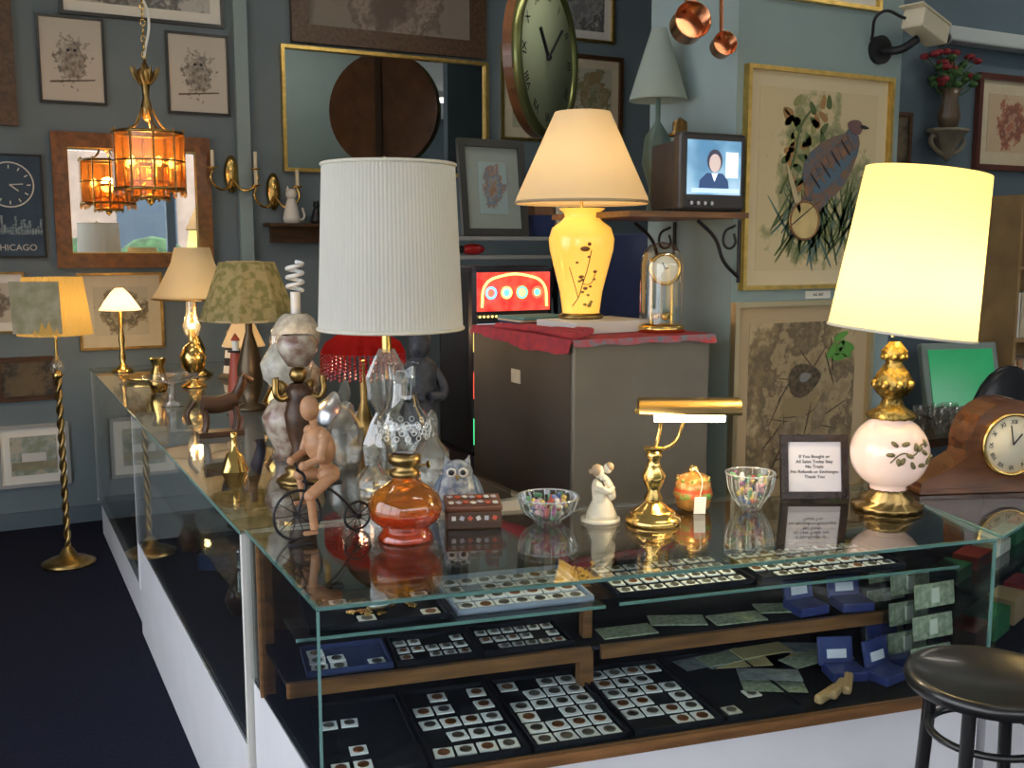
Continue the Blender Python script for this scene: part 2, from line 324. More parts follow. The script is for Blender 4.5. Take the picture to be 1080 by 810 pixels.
# partition picture, plant bracket
PB=3.9
frame("framed_red_print",4.82,5.40,2.07,2.58,PB,M("mahogany",(.10,.03,.02),.3),.03,.03,CREAM,.07,artM("red_print",(.55,.42,.28),(.38,.14,.08),(.2,.08,.06),sc=12,rx=.15,rz=.15,th=.55))
frame("framed_dark_print",4.08,4.34,2.06,2.34,PB,DWOOD,.02,.02,None,0,MC["dark_print2"])
grp("wall_bracket_shelf",(4.52,PB-.09,2.16))
lathe("shelf_top",[(0,.1),(.12,.1),(.12,.085),(.09,.07),(.05,0),(.03,-.04),(0,-.07)],M("bronze_plaster",(.20,.17,.12),.5,noise=.3),(0,0,0),n=24,rib=.05,sy=.7)
for s in(-1,1): tube("scroll",[(0,0,-.03),(s*.08,0,-.01),(s*.12,0,.05),(s*.07,0,.06)],.012,MC["bronze_plaster"])
grp("vase_of_red_flowers",(4.52,PB-.09,2.262))
lathe("vase",[(0,.0),(.04,0),(.06,.06),(.04,.15),(.055,.2),(.045,.2)],M("vase_brown",(.12,.08,.05),.3),n=20)
for i in range(44):
    a=random.random()*6.28;r=random.random()*.20;z=.22+random.random()*.17;tube("stem",[(0,0,.15),(r*.6*math.cos(a),r*.35*math.sin(a),z-.04),(r*math.cos(a),r*.4*math.sin(a),z)],.003,HG)
    sph("flower",(r*math.cos(a),r*.4*math.sin(a),z),.024,M("red_petals",(.28,.02,.03),.6) if i%2 else HG,(1,1,.7),seg=8)
grp("wall_light_fixture",(4.9,PB-.06,2.74));cbox("fixture_body",(0,0,0),(.85,.10,.075),M("fixture_grey",(.50,.55,.56),.4),bev=.01)
# security camera on column
grp("security_camera",(3.22,BB,2.42))
cyl("mount_plate",(-.02,-.01,.0),.055,.02,IRON,rot=(pi/2,0,0));tube("arm",[(-.02,-.01,0),(.0,-.09,-.01),(.06,-.12,.03)],.016,IRON)
cbox("camera_body",(.09,-.13,.075),(.20,.09,.075),M("camera_beige",(.62,.56,.42),.4),rot=(0,.25,.2),bev=.008)
cbox("camera_sunshield",(.085,-.13,.118),(.22,.10,.006),MC["camera_beige"],rot=(0,.25,.2));cyl("lens",(.20,-.115,.047),.028,.04,BLK,rot=(0,pi/2+.25,.2));cyl("lens_ring",(.218,-.112,.043),.030,.008,STEEL,rot=(0,pi/2+.25,.2));tube("cable",[(-.01,-.12,.10),(-.10,-.08,.12),(-.08,-.02,.03)],.006,IRON)
# ------------------------------------------------------------------ coin trays
def ctray(x0,x1,y0,y1,z,cols,rows,fill,lining,card=PAPER,cs=.8,h=.014):
    bm=bmesh.new();cx,cy=(x0+x1)/2,(y0+y1)/2;w,d=x1-x0,y1-y0;t=.005
    addbox(bm,(cx,cy,z+.002),(w,d,.004))
    for (a,b,c,e) in ((cx,y0+t/2,w,t),(cx,y1-t/2,w,t),(x0+t/2,cy,t,d),(x1-t/2,cy,t,d)): addbox(bm,(a,b,z+h/2),(c,e,h))
    mk("tray",bm,lining)
    bc=bmesh.new();bo=bmesh.new();bc2=bmesh.new();pw=(w-.02)/cols;pd=(d-.02)/rows;s=min(pw,pd)*cs
    for i in range(cols):
        for j in range(rows):
            if random.random()>fill: continue
            x=x0+.01+(i+.5)*pw;y=y0+.01+(j+.5)*pd;R=Euler((0,0,random.uniform(-.08,.08))).to_matrix()
            addbox(bc,(x,y,z+.006),(s,s,.003),R)
            bmesh.ops.create_cone(bo if random.random()<.75 else bc2,cap_ends=True,segments=12,radius1=s*.33,radius2=s*.33,depth=.002,matrix=Matrix.Translation((x,y,z+.0085)))
    mk("coin_cards",bc,card);mk("coins",bo,M("coin_silver",(.30,.28,.25),.3,.8,noise=.5,sc=40));mk("copper_coins",bc2,M("coin_copper",(.30,.12,.05),.35,.7))
# ------------------------------------------------------------------ front display case
TA=math.atan2(-.277,1.561)
grp("glass_display_case",(.533,1.842,0),TA)
P=[(0,0),(1.585,0),(1.66,.53),(-.103,.60)]
T=.97;BZ=.585
prism("base_cabinet",[(.0,.01),(1.575,.01),(1.645,.52),(-.098,.585)],.0,BZ,WHITE)
prism("deck",[(.005,.012),(1.575,.012),(1.65,.52),(-.095,.58)],BZ,BZ+.012,BLKF)
prism("base_trim",[(-.005,-.006),(1.59,-.006),(1.59,.012),(-.005,.012)],BZ-.012,BZ+.012,WOOD)
prism("top_glass",[(-.004,-.006),(1.592,-.006),(1.668,.535),(-.107,.605)],T-.008,T,GTOP)
for (p,q) in ((P[0],P[1]),(P[0],P[3]),(P[1],P[2])): wallseg("side_glass",p,q,BZ+.012,T-.008,.005,GLASS)
for (p,q) in ((P[0],P[1]),(P[0],P[3]),(P[1],P[2])):
    wallseg("top_glass_edge",p,q,T-.0075,T-.0005,.0075,GEDGE)
for p in (P[0],P[1]): cbox("corner_clip",(p[0],p[1],(BZ+T)/2),(.006,.006,T-BZ-.02),GEDGE)
wallseg("back_panel",(1.645,.52),(-.09,.585),BZ+.012,T-.008,.012,DWOOD)
cbox("wood_post",(-.07,.50,.775),(.035,.05,.37),WOOD);cbox("wood_post",(1.60,.48,.775),(.03,.03,.37),WOOD);cbox("wood_post",(.665,.30,.66),(.035,.03,.12),WOOD)
# shelves
prism("lower_shelf",[(-.045,.24),(1.60,.24),(1.635,.5),(-.085,.56)],.71,.722,BLKF)
prism("lower_shelf_lip",[(-.045,.228),(.655,.228),(.655,.24),(-.045,.24)],.69,.722,WOOD)
prism("lower_shelf_lip",[(.68,.228),(1.60,.228),(1.60,.24),(.68,.24)],.69,.722,WOOD)
prism("upper_glass_shelf",[(-.03,.15),(.655,.15),(.655,.56),(-.085,.56)],.845,.852,GLASS);prism("upper_shelf_edge",[(-.03,.147),(.655,.147),(.655,.15),(-.03,.15)],.845,.852,GEDGE)
prism("upper_glass_shelf",[(.68,.13),(1.60,.13),(1.635,.5),(.68,.54)],.855,.862,GLASS);prism("upper_shelf_edge",[(.68,.127),(1.60,.127),(1.60,.13),(.68,.13)],.855,.862,GEDGE)
cbox("shelf_upright",(.667,.30,.785),(.022,.03,.13),WOOD)
z=BZ+.012
CW_=M("card_white",(.85,.87,.9),.5)
ctray(.012,.215,.02,.365,z,4,5,.22,BLKF,CW_);ctray(.225,.435,.02,.37,z,4,5,.85,BLKF,CW_,.85);ctray(.445,.665,.02,.37,z,4,6,.8,BLKF,CW_,.85);ctray(.675,.89,.02,.37,z,4,6,.85,BLKF,CW_,.85);ctray(.90,1.10,.02,.37,z,4,5,.1,BLKF)
z=.722
ctray(.0,.19,.25,.40,z,4,3,.65,NAVY,CW_,.85);ctray(.20,.39,.25,.40,z,5,3,.8,BLKF,CW_);ctray(.40,.62,.25,.41,z,6,3,.9,BLKF,CW_)
z=.852
ctray(.0,.30,.17,.42,z,6,4,.12,BLKF);ctray(.32,.64,.18,.42,z,7,4,.95,M("tray_blue_grey",(.30,.35,.45),.6),CW_,.9)
z=.862
ctray(.69,1.04,.15,.38,z,8,4,1,BLKF,CW_,cs=.78);ctray(1.06,1.46,.15,.38,z,9,4,.97,BLKF,CW_,cs=.78)
# gold coins on upper left tray
bm=bmesh.new()
for i in range(16): bmesh.ops.create_cone(bm,cap_ends=True,segments=14,radius1=.011,radius2=.011,depth=.004,matrix=Matrix.Translation((.03+random.random()*.24,.2+random.random()*.18,.862)))
mk("gold_coins",bm,BRASS)
# silver bird-shaped ornament
sph("silver_bird_body",(.16,.24,.874),.014,STEEL,(1.7,.8,.7));
for s in(-1,1): sph("silver_bird_wing",(.16+s*.022,.245,.876),.016,STEEL,(1.6,.5,.25),rot=(0,s*-.3,0))
# banknotes, booklets and proof-set boxes
NOTE=M("banknote",(.40,.44,.32),.6,col2=(.18,.24,.16),sc=70)
for i in range(12):
    cbox("banknote",(1.0+random.random()*.36,.12+random.random()*.22,BZ+.016+i*.002),(.15,.065,.0015),(NOTE,M("envelope",(.48,.40,.20),.7),M("leaflet",(.26,.30,.32),.5,noise=.5,sc=40))[i%3],rot=(0,0,random.uniform(-.5,.5)))
for i in range(3): cbox("paper_roll",(1.17+i*.04,.04+i*.018,BZ+.036),(.10,.022,.022),M("kraft_roll",(.45,.30,.15),.7),rot=(0,0,.5+i*.2),bev=.008)
PB2=M("proof_box_blue",(.03,.045,.18),.35)
for (x,y,zz,r) in ((1.30,.16,BZ+.012,-.2),(1.39,.12,BZ+.012,.3),(1.27,.29,.722,.1),(1.40,.28,.722,-.1),(1.47,.2,BZ+.012,0)):
    cbox("proof_box",(x,y,zz+.012),(.09,.075,.024),PB2,rot=(0,0,r),bev=.003)
    cbox("proof_box_lid",(x,y+.042,zz+.05),(.09,.01,.07),PB2,rot=(-.25,0,r),bev=.003);cbox("proof_label",(x,y+.035,zz+.045),(.05,.004,.022),M("label_white",(.70,.73,.82),.5),rot=(-.25,0,r))
for i in range(3):
    for j in range(3): cbox("framed_banknote",(1.505+.008*i,.10+.10*i,.645+.08*j),(.125,.004,.058),NOTE,rot=(-.12,0,.10));cbox("note_portrait",(1.505+.008*i,.0965+.10*i,.645+.08*j),(.025,.003,.036),M("note_oval",(.62,.65,.55),.5),rot=(-.12,0,.10))
    cbox("banknote_stand",(1.505+.008*i,.108+.10*i,.73),(.14,.004,.26),glassM("acrylic",(.95,.97,1),.08))
for i in range(4): cbox("banknote",(.77+.15*i,.29+.03*(i%2),.726),(.14,.065,.003),NOTE,rot=(0,0,random.uniform(-.3,.3)))
# ------------------------------------------------------------------ second case on the right
grp("corner_display_case")
Q=[(2.125,1.57),(3.35,2.02),(3.2,2.46),(2.262,2.09)]
prism("base_cabinet",[(2.13,1.585),(3.34,2.03),(3.2,2.45),(2.265,2.08)],0,.585,WHITE);prism("deck",[(2.13,1.585),(3.34,2.03),(3.2,2.45),(2.265,2.08)],.585,.6,BLKF)
prism("top_glass",Q,T-.008,T,GTOP)
for i in (0,1,3): wallseg("side_glass",Q[i],Q[(i+1)%4],.6,T-.008,.005,GLASS);wallseg("glass_edge",Q[i],Q[(i+1)%4],T-.008,T-.001,.008,GEDGE)
wallseg("back_panel",Q[2],Q[3],.6,T-.008,.01,DWOOD)
prism("glass_shelf",[(2.19,1.68),(3.28,2.08),(3.2,2.4),(2.27,2.04)],.775,.781,GLASS)
for i in range(6):
    x=2.24+i*.15;cbox("boxed_collectible",(x,1.74+i*.055,.64),(.12,.08,.07),[M("box_red",(.42,.04,.03),.4),M("box_green",(.03,.20,.08),.4),M("box_tan",(.5,.35,.2),.5)][i%3],rot=(0,0,.35))
    cbox("boxed_collectible",(x,1.80+i*.055,.80),(.11,.07,.035),[MC["box_green"],MC["box_red"],MC["paper"]][i%3],rot=(0,0,.35))
# ------------------------------------------------------------------ left long counter
grp("long_glass_counter")
A0,A1=.524,1.30;b0,bm_,b1=2.47,4.5,6.25
box("near_base",A0+.004,A1,b0,bm_,0,.40,WHITE);box("far_base",A0+.02,A1,bm_,b1,0,.21,WHITE)
DARKI=M("case_lining",(.03,.032,.045),.8)
box("near_deck",A0+.01,A1-.01,b0,bm_,.40,.41,DARKI);box("far_deck",A0+.03,A1-.01,bm_,b1,.21,.22,DARKI)
box("top_glass",A0-.004,A1,b0-.03,b1,T-.008,T,GTOP);box("top_edge",A0-.006,A0-.003,b0-.03,b1,T-.009,T,GEDGE)
box("side_glass",A0,A0+.005,b0,bm_-.02,.41,T-.008,GLASS);box("side_glass",A0,A0+.005,bm_+.02,b1,.22,T-.008,GLASS)
box("end_panel",A0,A1,b0-.022,b0-.002,0,T-.009,M("ivory_panel",(.66,.64,.60),.5));box("divider_panel",A0,A1,bm_-.02,bm_+.0,.2,T-.009,WHITE)
box("far_end_panel",A0,A1,b1-.02,b1,.2,T-.009,WHITE)
box("back_panel",A1-.015,A1,b0,b1,.2,T-.009,DWOOD)
box("glass_shelf",A0+.05,A1-.02,b0+.02,b1-.05,.69,.697,GLASS)
bx=random.Random(3)
CU=[M("cur_silver",(.6,.6,.62),.25,1),DWOOD,DWOOD,OLDB,M("cur_blue",(.03,.06,.16),.3),WOOD,M("cur_dark",(.05,.04,.04),.4),COPPER]
for i in range(26):
    y=b0+.12+i*.138;zz=.41 if y<bm_ else .22
    for lv,z0 in ((0,zz),(1,.697)):
        x=A0+.16+bx.random()*.35;mt=bx.choice(CU);k=bx.random()
        if abs(y-bm_)<.1: continue
        if k<.35: cbox("keepsake_box",(x,y,z0+.03),(.14,.09,.06),mt,rot=(0,0,bx.uniform(-.5,.5)),bev=.005)
        elif k<.7: lathe("small_vase",[(0,0),(.03,0),(.05,.05),(.03,.1),(.02,.13),(.03,.15)],mt,(x,y,z0),n=16)
        else: lathe("plate",[(0,.0),(.03,.0),(.09,.02),(.09,.024),(0,.006)],mt,(x,y,z0),n=24)
# ------------------------------------------------------------------ lamps
SHW=shadeM("white_pleated_shade",(.84,.82,.74),0,tl=.35)
def on(name,a,b,z=.97,rz=0): return grp(name,(a,b,z),rz)
CRY=glassM("cut_crystal",(.88,.88,.85),.14,.03,(.60,.58,.52),.16,2.5)
on("crystal_table_lamp",.996,2.694)
lathe("foot",[(0,0),(.085,0),(.085,.015),(.06,.03),(.03,.045)],BRASS);lathe("crystal_body",[(.03,.04),(.06,.07),(.065,.13),(.045,.19),(.03,.22),(.05,.26),(.055,.32),(.03,.38),(.02,.40)],CRY,n=28,rib=.09,smooth=False)
cyl("neck",(0,0,.43),.014,.08,BRASS);cyl("rod",(0,0,.66),.005,.5,BRASS)
lathe("drum_shade",[(.200,.455),(.181,.905)],SHW,(.012,-.006,0),n=220,rib=.004,smooth=False);ring("shade_band",(.012,-.006,.457),.201,.005,M("shade_trim",(.74,.70,.58),.6),n=64);ring("shade_band",(.012,-.006,.903),.182,.005,MC["shade_trim"],n=64)
for a in (0,2.09,4.19): tube("spider",[(.012,-.006,.898),(.012+.18*math.cos(a),.18*math.sin(a)-.006,.898)],.002,BRASS)
lathe("finial",[(0,0),(.01,.0),(.012,.015),(0,.03)],BRASS,(0,0,.90))
# pink globe lamp
on("pink_globe_lamp",2.084,1.885,rz=-.476)
lathe("ornate_foot",[(0,0),(.085,0),(.088,.012),(.06,.02),(.065,.03),(.045,.045),(.05,.055)],OLDB,n=32,rib=.06)
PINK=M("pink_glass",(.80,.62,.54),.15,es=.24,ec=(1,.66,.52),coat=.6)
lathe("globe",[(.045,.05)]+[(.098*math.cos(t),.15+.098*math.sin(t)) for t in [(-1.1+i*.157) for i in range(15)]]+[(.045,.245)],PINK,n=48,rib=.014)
PG=M("painted_leaf_green",(.16,.13,.05),.5)
tube("painted_vine",[(.099*math.cos(t)*math.cos(e),.099*math.sin(t)*math.cos(e),.15+.099*math.sin(e)) for t,e in ((-1.9,-.1),(-1.6,.15),(-1.3,.1),(-1.0,.35),(-.7,.3))],.002,PG)
for i in range(14):
    t=-1.9+i*.1;e=.1+.3*math.sin(i*1.9);sph("painted_leaf",(.096*math.cos(t)*math.cos(e),.096*math.sin(t)*math.cos(e),.15+.096*math.sin(e)),.012,PG,(1,1,.5),rot=(0,i*.7,0),seg=8)
lathe("neck_ornament",[(.055,.24),(.06,.25),(.03,.27),(.022,.29),(.036,.305),(.046,.32),(.048,.335),(.035,.36),(.018,.385),(.028,.40),(.03,.415),(.012,.44)],M("gilt_cast",(.60,.40,.11),.34,1,noise=.6,sc=60,bump=.6),n=24,rib=.10)
for i in range(8): a=i*pi/4;sph("cast_flower",(.046*math.cos(a),.046*math.sin(a),.33),.012,MC["gilt_cast"],seg=8);sph("cast_flower",(.026*math.cos(a+.4),.026*math.sin(a+.4),.40),.009,MC["gilt_cast"],seg=8)
cyl("rod",(0.01,0,.66),.005,.42,BRASS,rot=(0,.08,0))
YSH=shadeM("lit_yellow_shade",(.90,.74,.33),.50,(1,.76,.25),tl=.55)
lathe("empire_shade",[(.182,.0),(.152,.41)],YSH,(.014,0,.462),n=64,rot=(0,.12,0));ring("shade_band",(.014,0,.463),.182,.004,MC["shade_trim"],rot=(0,.12,0),n=64)
sph("bulb",(0.03,0,.58),.03,M("lit_bulb",(1,1,1),.5,es=12,ec=(1,.85,.5)));light((.03,0,.58),13,(1,.78,.42),.04)
# yellow ginger-jar lamp
on("ginger_jar_lamp",1.955,3.235,1.39)
lathe("foot",[(0,0),(.08,0),(.085,.012),(.07,.022)],OLDB,n=32)
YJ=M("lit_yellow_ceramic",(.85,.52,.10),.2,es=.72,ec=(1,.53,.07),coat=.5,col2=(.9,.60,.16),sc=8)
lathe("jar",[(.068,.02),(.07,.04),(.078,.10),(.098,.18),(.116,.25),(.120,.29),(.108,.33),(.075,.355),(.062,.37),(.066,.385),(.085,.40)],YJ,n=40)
BR=M("painted_branch",(.22,.09,.03),.5)
def onjar(t,z,off=.001):
    pr=[(.02,.068),(.04,.07),(.10,.078),(.18,.098),(.25,.116),(.29,.120),(.33,.108),(.36,.07)]
    r=.1
    for (z0,r0),(z1,r1) in zip(pr,pr[1:]):
        if z0<=z<=z1:r=r0+(r1-r0)*(z-z0)/(z1-z0)
    return ((r+off)*math.cos(t),(r+off)*math.sin(t),z)
tc=-2.05
tube("branch",[onjar(tc-.5,.05),onjar(tc-.2,.08),onjar(tc,.13),onjar(tc+.15,.18),onjar(tc+.25,.25)],.0016,BR);tube("branch",[onjar(tc,.13),onjar(tc+.3,.13),onjar(tc+.5,.17)],.0013,BR);tube("branch",[onjar(tc-.2,.08),onjar(tc-.35,.13),onjar(tc-.5,.19)],.0013,BR)
for i in range(16):
    q=onjar(tc+random.uniform(-.5,.5),random.uniform(.05,.24),-.003);sph("blossom",q,random.uniform(.005,.010),BR if i%3==0 else M("painted_olive_leaf",(.35,.26,.06),.5),(1,1,.7),seg=8)
sph("painted_bird_body",onjar(tc+.05,.255,-.005),.012,BR,(1.5,1.5,.8));sph("painted_bird_head",onjar(tc+.18,.272,-.002),.007,BR)
CSH=shadeM("cream_coolie_shade",(.74,.64,.44),.03,(1,.8,.5),tl=.35)
lathe("coolie_shade",[(.235,.415),(.242,.42),(.237,.44),(.10,.74)],CSH,n=64);cyl("rod",(0,0,.56),.005,.36,BRASS);light((0,0,.51),2.5,(1,.7,.35),.03)
ring("shade_trim_ring",(0,0,.422),.240,.005,M("shade_trim2",(.5,.4,.25),.6),n=64)
on("green_floral_lamp",.985,4.313)
lathe("body",[(0,0),(.07,0),(.07,.015),(.03,.03),(.05,.1),(.055,.18),(.03,.28),(.015,.33),(.015,.40)],M("dark_bronze",(.10,.07,.04),.35,.6),n=24)
lathe("panel_shade",[(.205,.38),(.115,.62)],shadeM("green_floral_shade",(.33,.27,.14),.02,(1,.8,.4),tl=.3,col2=(.18,.17,.07),sc=30),n=8,smooth=False,ph=.39);ring("trim",(0,0,.382),.20,.005,M("tan_braid",(.45,.36,.2),.6),n=8);light((0,0,.48),.8,(1,.75,.4))
SBELL=shadeM("cream_bell_shade",(.52,.44,.30),.02,(1,.72,.35),tl=.30)
def bell(a,b,s=1,w=3,h=1):
    on("brass_bell_shade_lamp",a,b);G[0].scale=(s,s,s*h)
    lathe("foot",[(0,0),(.08,0),(.085,.01),(.05,.03),(.02,.06),(.035,.10),(.05,.14),(.03,.19),(.015,.22),(.03,.25),(.035,.29),(.012,.33),(.012,.42)],BRASS,n=28)
    lathe("bell_shade",[(.215,.41),(.18,.46),(.145,.53),(.11,.60),(.09,.68)],SBELL,n=40,rib=.01);ring("shade_trim",(0,0,.412),.215,.006,OLDB,n=40)
    light((0,0,.52),w*.3,(1,.78,.45),.03);light((0,-.08,.36),w*.7,(1,.66,.3),.02)
bell(1.0,5.62,1,2);bell(1.17,5.2,.9,1.4)
on("brass_candlestick_lamp",.667,5.97)
lathe("stem",[(0,0),(.06,0),(.06,.01),(.03,.025),(.012,.05),(.02,.08),(.01,.12),(.018,.18),(.009,.24),(.014,.30),(.008,.34)],BRASS,n=24)
lathe("tulip_shade",[(.11,.34),(.085,.38),(.05,.43),(.02,.46)],shadeM("lit_tulip_shade",(.85,.7,.5),.6,(1,.7,.35)),n=24,rib=.02);light((0,0,.33),3,(1,.72,.35))
on("brass_urn_lamp",.90,5.15)
lathe("urn",[(0,0),(.06,0),(.06,.01),(.02,.03),(.025,.06),(.055,.10),(.065,.15),(.04,.20),(.015,.22),(.02,.25),(.012,.29),(.012,.35)],BRASS,n=28)
lathe("glass_chimney",[(.03,.25),(.045,.30),(.025,.36),(.022,.42)],CRY,n=20);sph("flame_bulb",(0,0,.30),.014,M("flame_bulb",(1,1,1),.5,es=14,ec=(1,.62,.2)),(1,1,1.8));light((0,0,.32),3,(1,.65,.3))
on("brass_urn_lamp",1.08,4.85)
lathe("urn",[(0,0),(.05,0),(.05,.01),(.02,.03),(.045,.08),(.05,.12),(.02,.17),(.012,.24)],BRASS,n=28);lathe("shade",[(.10,.22),(.05,.33)],SBELL,n=32);light((0,0,.2),3,(1,.65,.3))
on("brass_plate_tray",.74,5.55);lathe("tray",[(0,.004),(.10,.004),(.14,.02),(.145,.02),(.10,0),(0,0)],BRASS,n=40)
on("brass_vase",.72,5.05);lathe("vase",[(0,0),(.035,0),(.05,.05),(.025,.12),(.04,.16)],BRASS,n=24)
# floor lamp
grp("brass_floor_lamp",(.32,5.70,0))
lathe("base",[(0,0),(.13,0),(.135,.012),(.10,.03),(.05,.045),(.03,.08),(.012,.10)],OLDB,n=36)
for k in range(2):
    tube("twisted_pole",[(.009*math.cos(i*.9+k*pi),.009*math.sin(i*.9+k*pi),.09+i*.021) for i in range(45)],.010,OLDB)
lathe("glass_knob",[(.008,1.0),(.035,1.03),(.04,1.05),(.02,1.075),(.01,1.10)],CRY,n=20);cyl("upper_pole",(0,0,1.22),.008,.28,BRASS);lathe("cup",[(.01,.98),(.03,1.0),(.008,1.02)],BRASS)
lathe("pleated_shade",[(.175,1.21),(.14,1.50)],shadeM("gold_pleated_shade",(.52,.36,.13),.16,(1,.58,.14),tl=.5),n=60,rib=.03,smooth=False)
cbox("floral_card",(-.09,-.155,1.355),(.23,.004,.26),M("floral_card",(.46,.40,.27),.7,col2=(.30,.28,.15),sc=16),rot=(.1,0,-.3));light((0,0,1.34),3,(1,.7,.3),.03)
# chandelier
grp("amber_glass_chandelier",(.80,5.60,0))
AMB=glassM("amber_glass",(1,.80,.50),.14,.05,(.70,.36,.10),.22)
for k in range(2):
    z0,z1,R=((1.95,2.22,.172),(1.91,2.06,.09))[k]
    for i in range(10):
        a=i*pi/5;cbox("glass_panel",(R*math.cos(a),R*math.sin(a),(z0+z1)/2),(.004,R*.55,z1-z0),AMB,rot=(0,0,a),bev=.001)
        cyl("panel_rib",(R*math.cos(a+pi/10)*1.02,R*math.sin(a+pi/10)*1.02,(z0+z1)/2),.006,z1-z0+.05,OLDB,n=6)
    ring("brass_band",(0,0,z1+.005),R,.009,OLDB,n=20);ring("brass_band",(0,0,z0-.005),R,.009,OLDB,n=20);ring("mid_band",(0,0,(z0+z1)/2),R+.003,.005,OLDB,n=20)
for i in range(10): a=i*pi/5;sph("hanging_prism",(.172*math.cos(a),.172*math.sin(a),1.925),.012,AMB,(1,1,1.8),seg=8)
for i in range(5):
    a=i*2*pi/5;tube("arm",[(0,0,2.0),(.06*math.cos(a),.06*math.sin(a),1.96),(.11*math.cos(a),.11*math.sin(a),1.98)],.006,BRASS)
    cyl("candle",(.11*math.cos(a),.11*math.sin(a),2.02),.012,.07,PAPER,n=10);sph("flame_bulb",(.11*math.cos(a),.11*math.sin(a),2.08),.015,MC["flame_bulb"],(1,1,1.8),seg=10)
    tube("top_scroll",[(.172*math.cos(a),.172*math.sin(a),2.23),(.09*math.cos(a),.09*math.sin(a),2.25),(.025*math.cos(a),.025*math.sin(a),2.35)],.006,OLDB)
lathe("crown",[(0,2.28),(.022,2.30),(.028,2.36),(.015,2.40),(.02,2.46),(.05,2.52),(.02,2.55),(0,2.60)],OLDB,n=24)
for i in range(10):
    a=i*pi/5;tube("crown_leaf",[(.025*math.cos(a),.025*math.sin(a),2.47),(.05*math.cos(a),.05*math.sin(a),2.50),(.07*math.cos(a),.07*math.sin(a),2.55)],.005,OLDB)
lathe("drop",[(0,1.86),(.02,1.88),(.03,1.91),(0,1.93)],BRASS,n=16)
for i in range(27): ring("chain_link",(0,0,2.61+i*.04),.016,.004,BRASS,rot=(pi/2,0,(i%2)*pi/2),n=12,m=6,sx=.7)
tube("white_cord",[(.0,0,2.60),(.03,.0,2.8),(-.03,0,3.0),(.02,0,3.25),(0,0,RH)],.007,PAPER)
light((0,0,2.07),9,(1,.66,.30),.05)
# red beaded lamp
on("red_beaded_lamp",1.135,3.30)
lathe("stem",[(0,0),(.06,0),(.05,.02),(.015,.05),(.03,.1),(.012,.16),(.012,.30)],OLDB,n=20)
RED=shadeM("red_silk_shade",(.26,.014,.012),.0,tl=.3);lathe("red_shade",[(.14,.33),(.125,.36),(.05,.41)],RED,n=40,rib=.03,smooth=False);light((0,0,.30),.7,(1,.5,.3))
bm=bmesh.new()
for i in range(48):
    a=i*2*pi/48
    for j in range(7): bmesh.ops.create_icosphere(bm,subdivisions=1,radius=.006,matrix=Matrix.Translation((.14*math.cos(a),.14*math.sin(a),.325-j*.012-(.006 if i%2 else 0))))
mk("bead_fringe",bm,M("red_beads",(.40,.012,.02),.15,coat=.6))
# porcelain oil lamps
on("porcelain_oil_lamp",1.107,4.023)
lathe("body",[(0,0),(.06,0),(.05,.03),(.07,.08),(.10,.14),(.10,.19),(.06,.23),(.035,.25)],M("floral_porcelain",(.55,.48,.38),.25,col2=(.24,.13,.10),sc=30,coat=.5),n=28);lathe("globe",[(.035,.26),(.09,.30),(.10,.35),(.07,.40),(.045,.42)],M("milk_glass",(.62,.58,.48),.25,noise=.35,sc=35,bump=.4),n=28);cyl("burner",(0,0,.255),.03,.03,BRASS)
cyl("bulb_socket",(0,0,.46),.02,.09,PORC);tube("spiral_bulb",[(.03*math.cos(i*.8),.03*math.sin(i*.8),.51+i*.0045) for i in range(26)],.008,M("bulb_glass_white",(.85,.86,.86),.3))
DKB=MC["floral_porcelain"]
on("porcelain_oil_lamp",.86,3.25)
lathe("body",[(0,0),(.055,0),(.045,.03),(.075,.09),(.085,.14),(.055,.19),(.03,.21)],DKB,n=28);lathe("globe",[(.03,.22),(.075,.26),(.085,.31),(.055,.36),(.035,.38)],MC["milk_glass"],n=28);cyl("burner",(0,0,.21),.032,.03,BRASS)
on("brass_hurricane_lamp",.95,3.72);lathe("body",[(0,0),(.06,0),(.02,.03),(.03,.08),(.06,.12),(.03,.17)],BRASS,n=24);lathe("chimney",[(.03,.17),(.05,.22),(.03,.30),(.025,.36)],CRY,n=20);sph("flame_bulb",(0,0,.21),.013,MC["flame_bulb"],(1,1,1.8));light((0,0,.24),2.5,(1,.62,.28))
# brass figural lamp
on("brass_figural_lamp",.80,2.90)
lathe("foot",[(0,0),(.07,0),(.065,.012),(.04,.025),(.045,.04),(.02,.05)],OLDB,n=24,rib=.04);lathe("column",[(.02,.05),(.03,.07),(.022,.10),(.035,.15),(.04,.20),(.03,.24),(.04,.27),(.02,.29)],DWOOD,n=20,rib=.08)
sph("cherub_head",(0,0,.315),.026,OLDB);
for s in(-1,1): tube("arm",[(s*.025,0,.26),(s*.06,-.01,.25),(s*.07,-.01,.31)],.010,OLDB);sph("wing",(s*.03,.03,.26),.035,OLDB,(.5,.3,1.2),rot=(0,s*.5,0))
lathe("painted_cup",[(0,.34),(.03,.34),(.055,.38),(.06,.41),(.045,.43)],DKB,n=24)
for (a,b,h,k) in((1.10,2.62,.20,1),(1.16,2.78,.16,1.2),(.90,2.55,.14,1),(.99,3.06,.24,1.2)):
    on("cut_glass_decanter",a,b);lathe("decanter_body",[(0,.002),(.035*k,0),(.045*k,h*.2),(.045*k,h*.5),(.015,h*.75),(.02,h*.82)],CRY,n=16,rib=.06,smooth=False);lathe("stopper",[(.01,h*.8),(.022,h*.95),(.012,h*1.1),(0,h*1.15)],CRY,n=8,smooth=False)
on("silver_teapot",1.13,3.62);lathe("pot",[(0,0),(.05,0),(.08,.05),(.07,.10),(.03,.13),(.01,.15),(0,.155)],STEEL,n=28);tube("spout",[(.07,0,.05),(.11,0,.08),(.13,0,.13)],.011,STEEL);tube("handle",[(-.07,0,.10),(-.12,0,.10),(-.12,0,.05),(-.07,0,.04)],.007,STEEL)
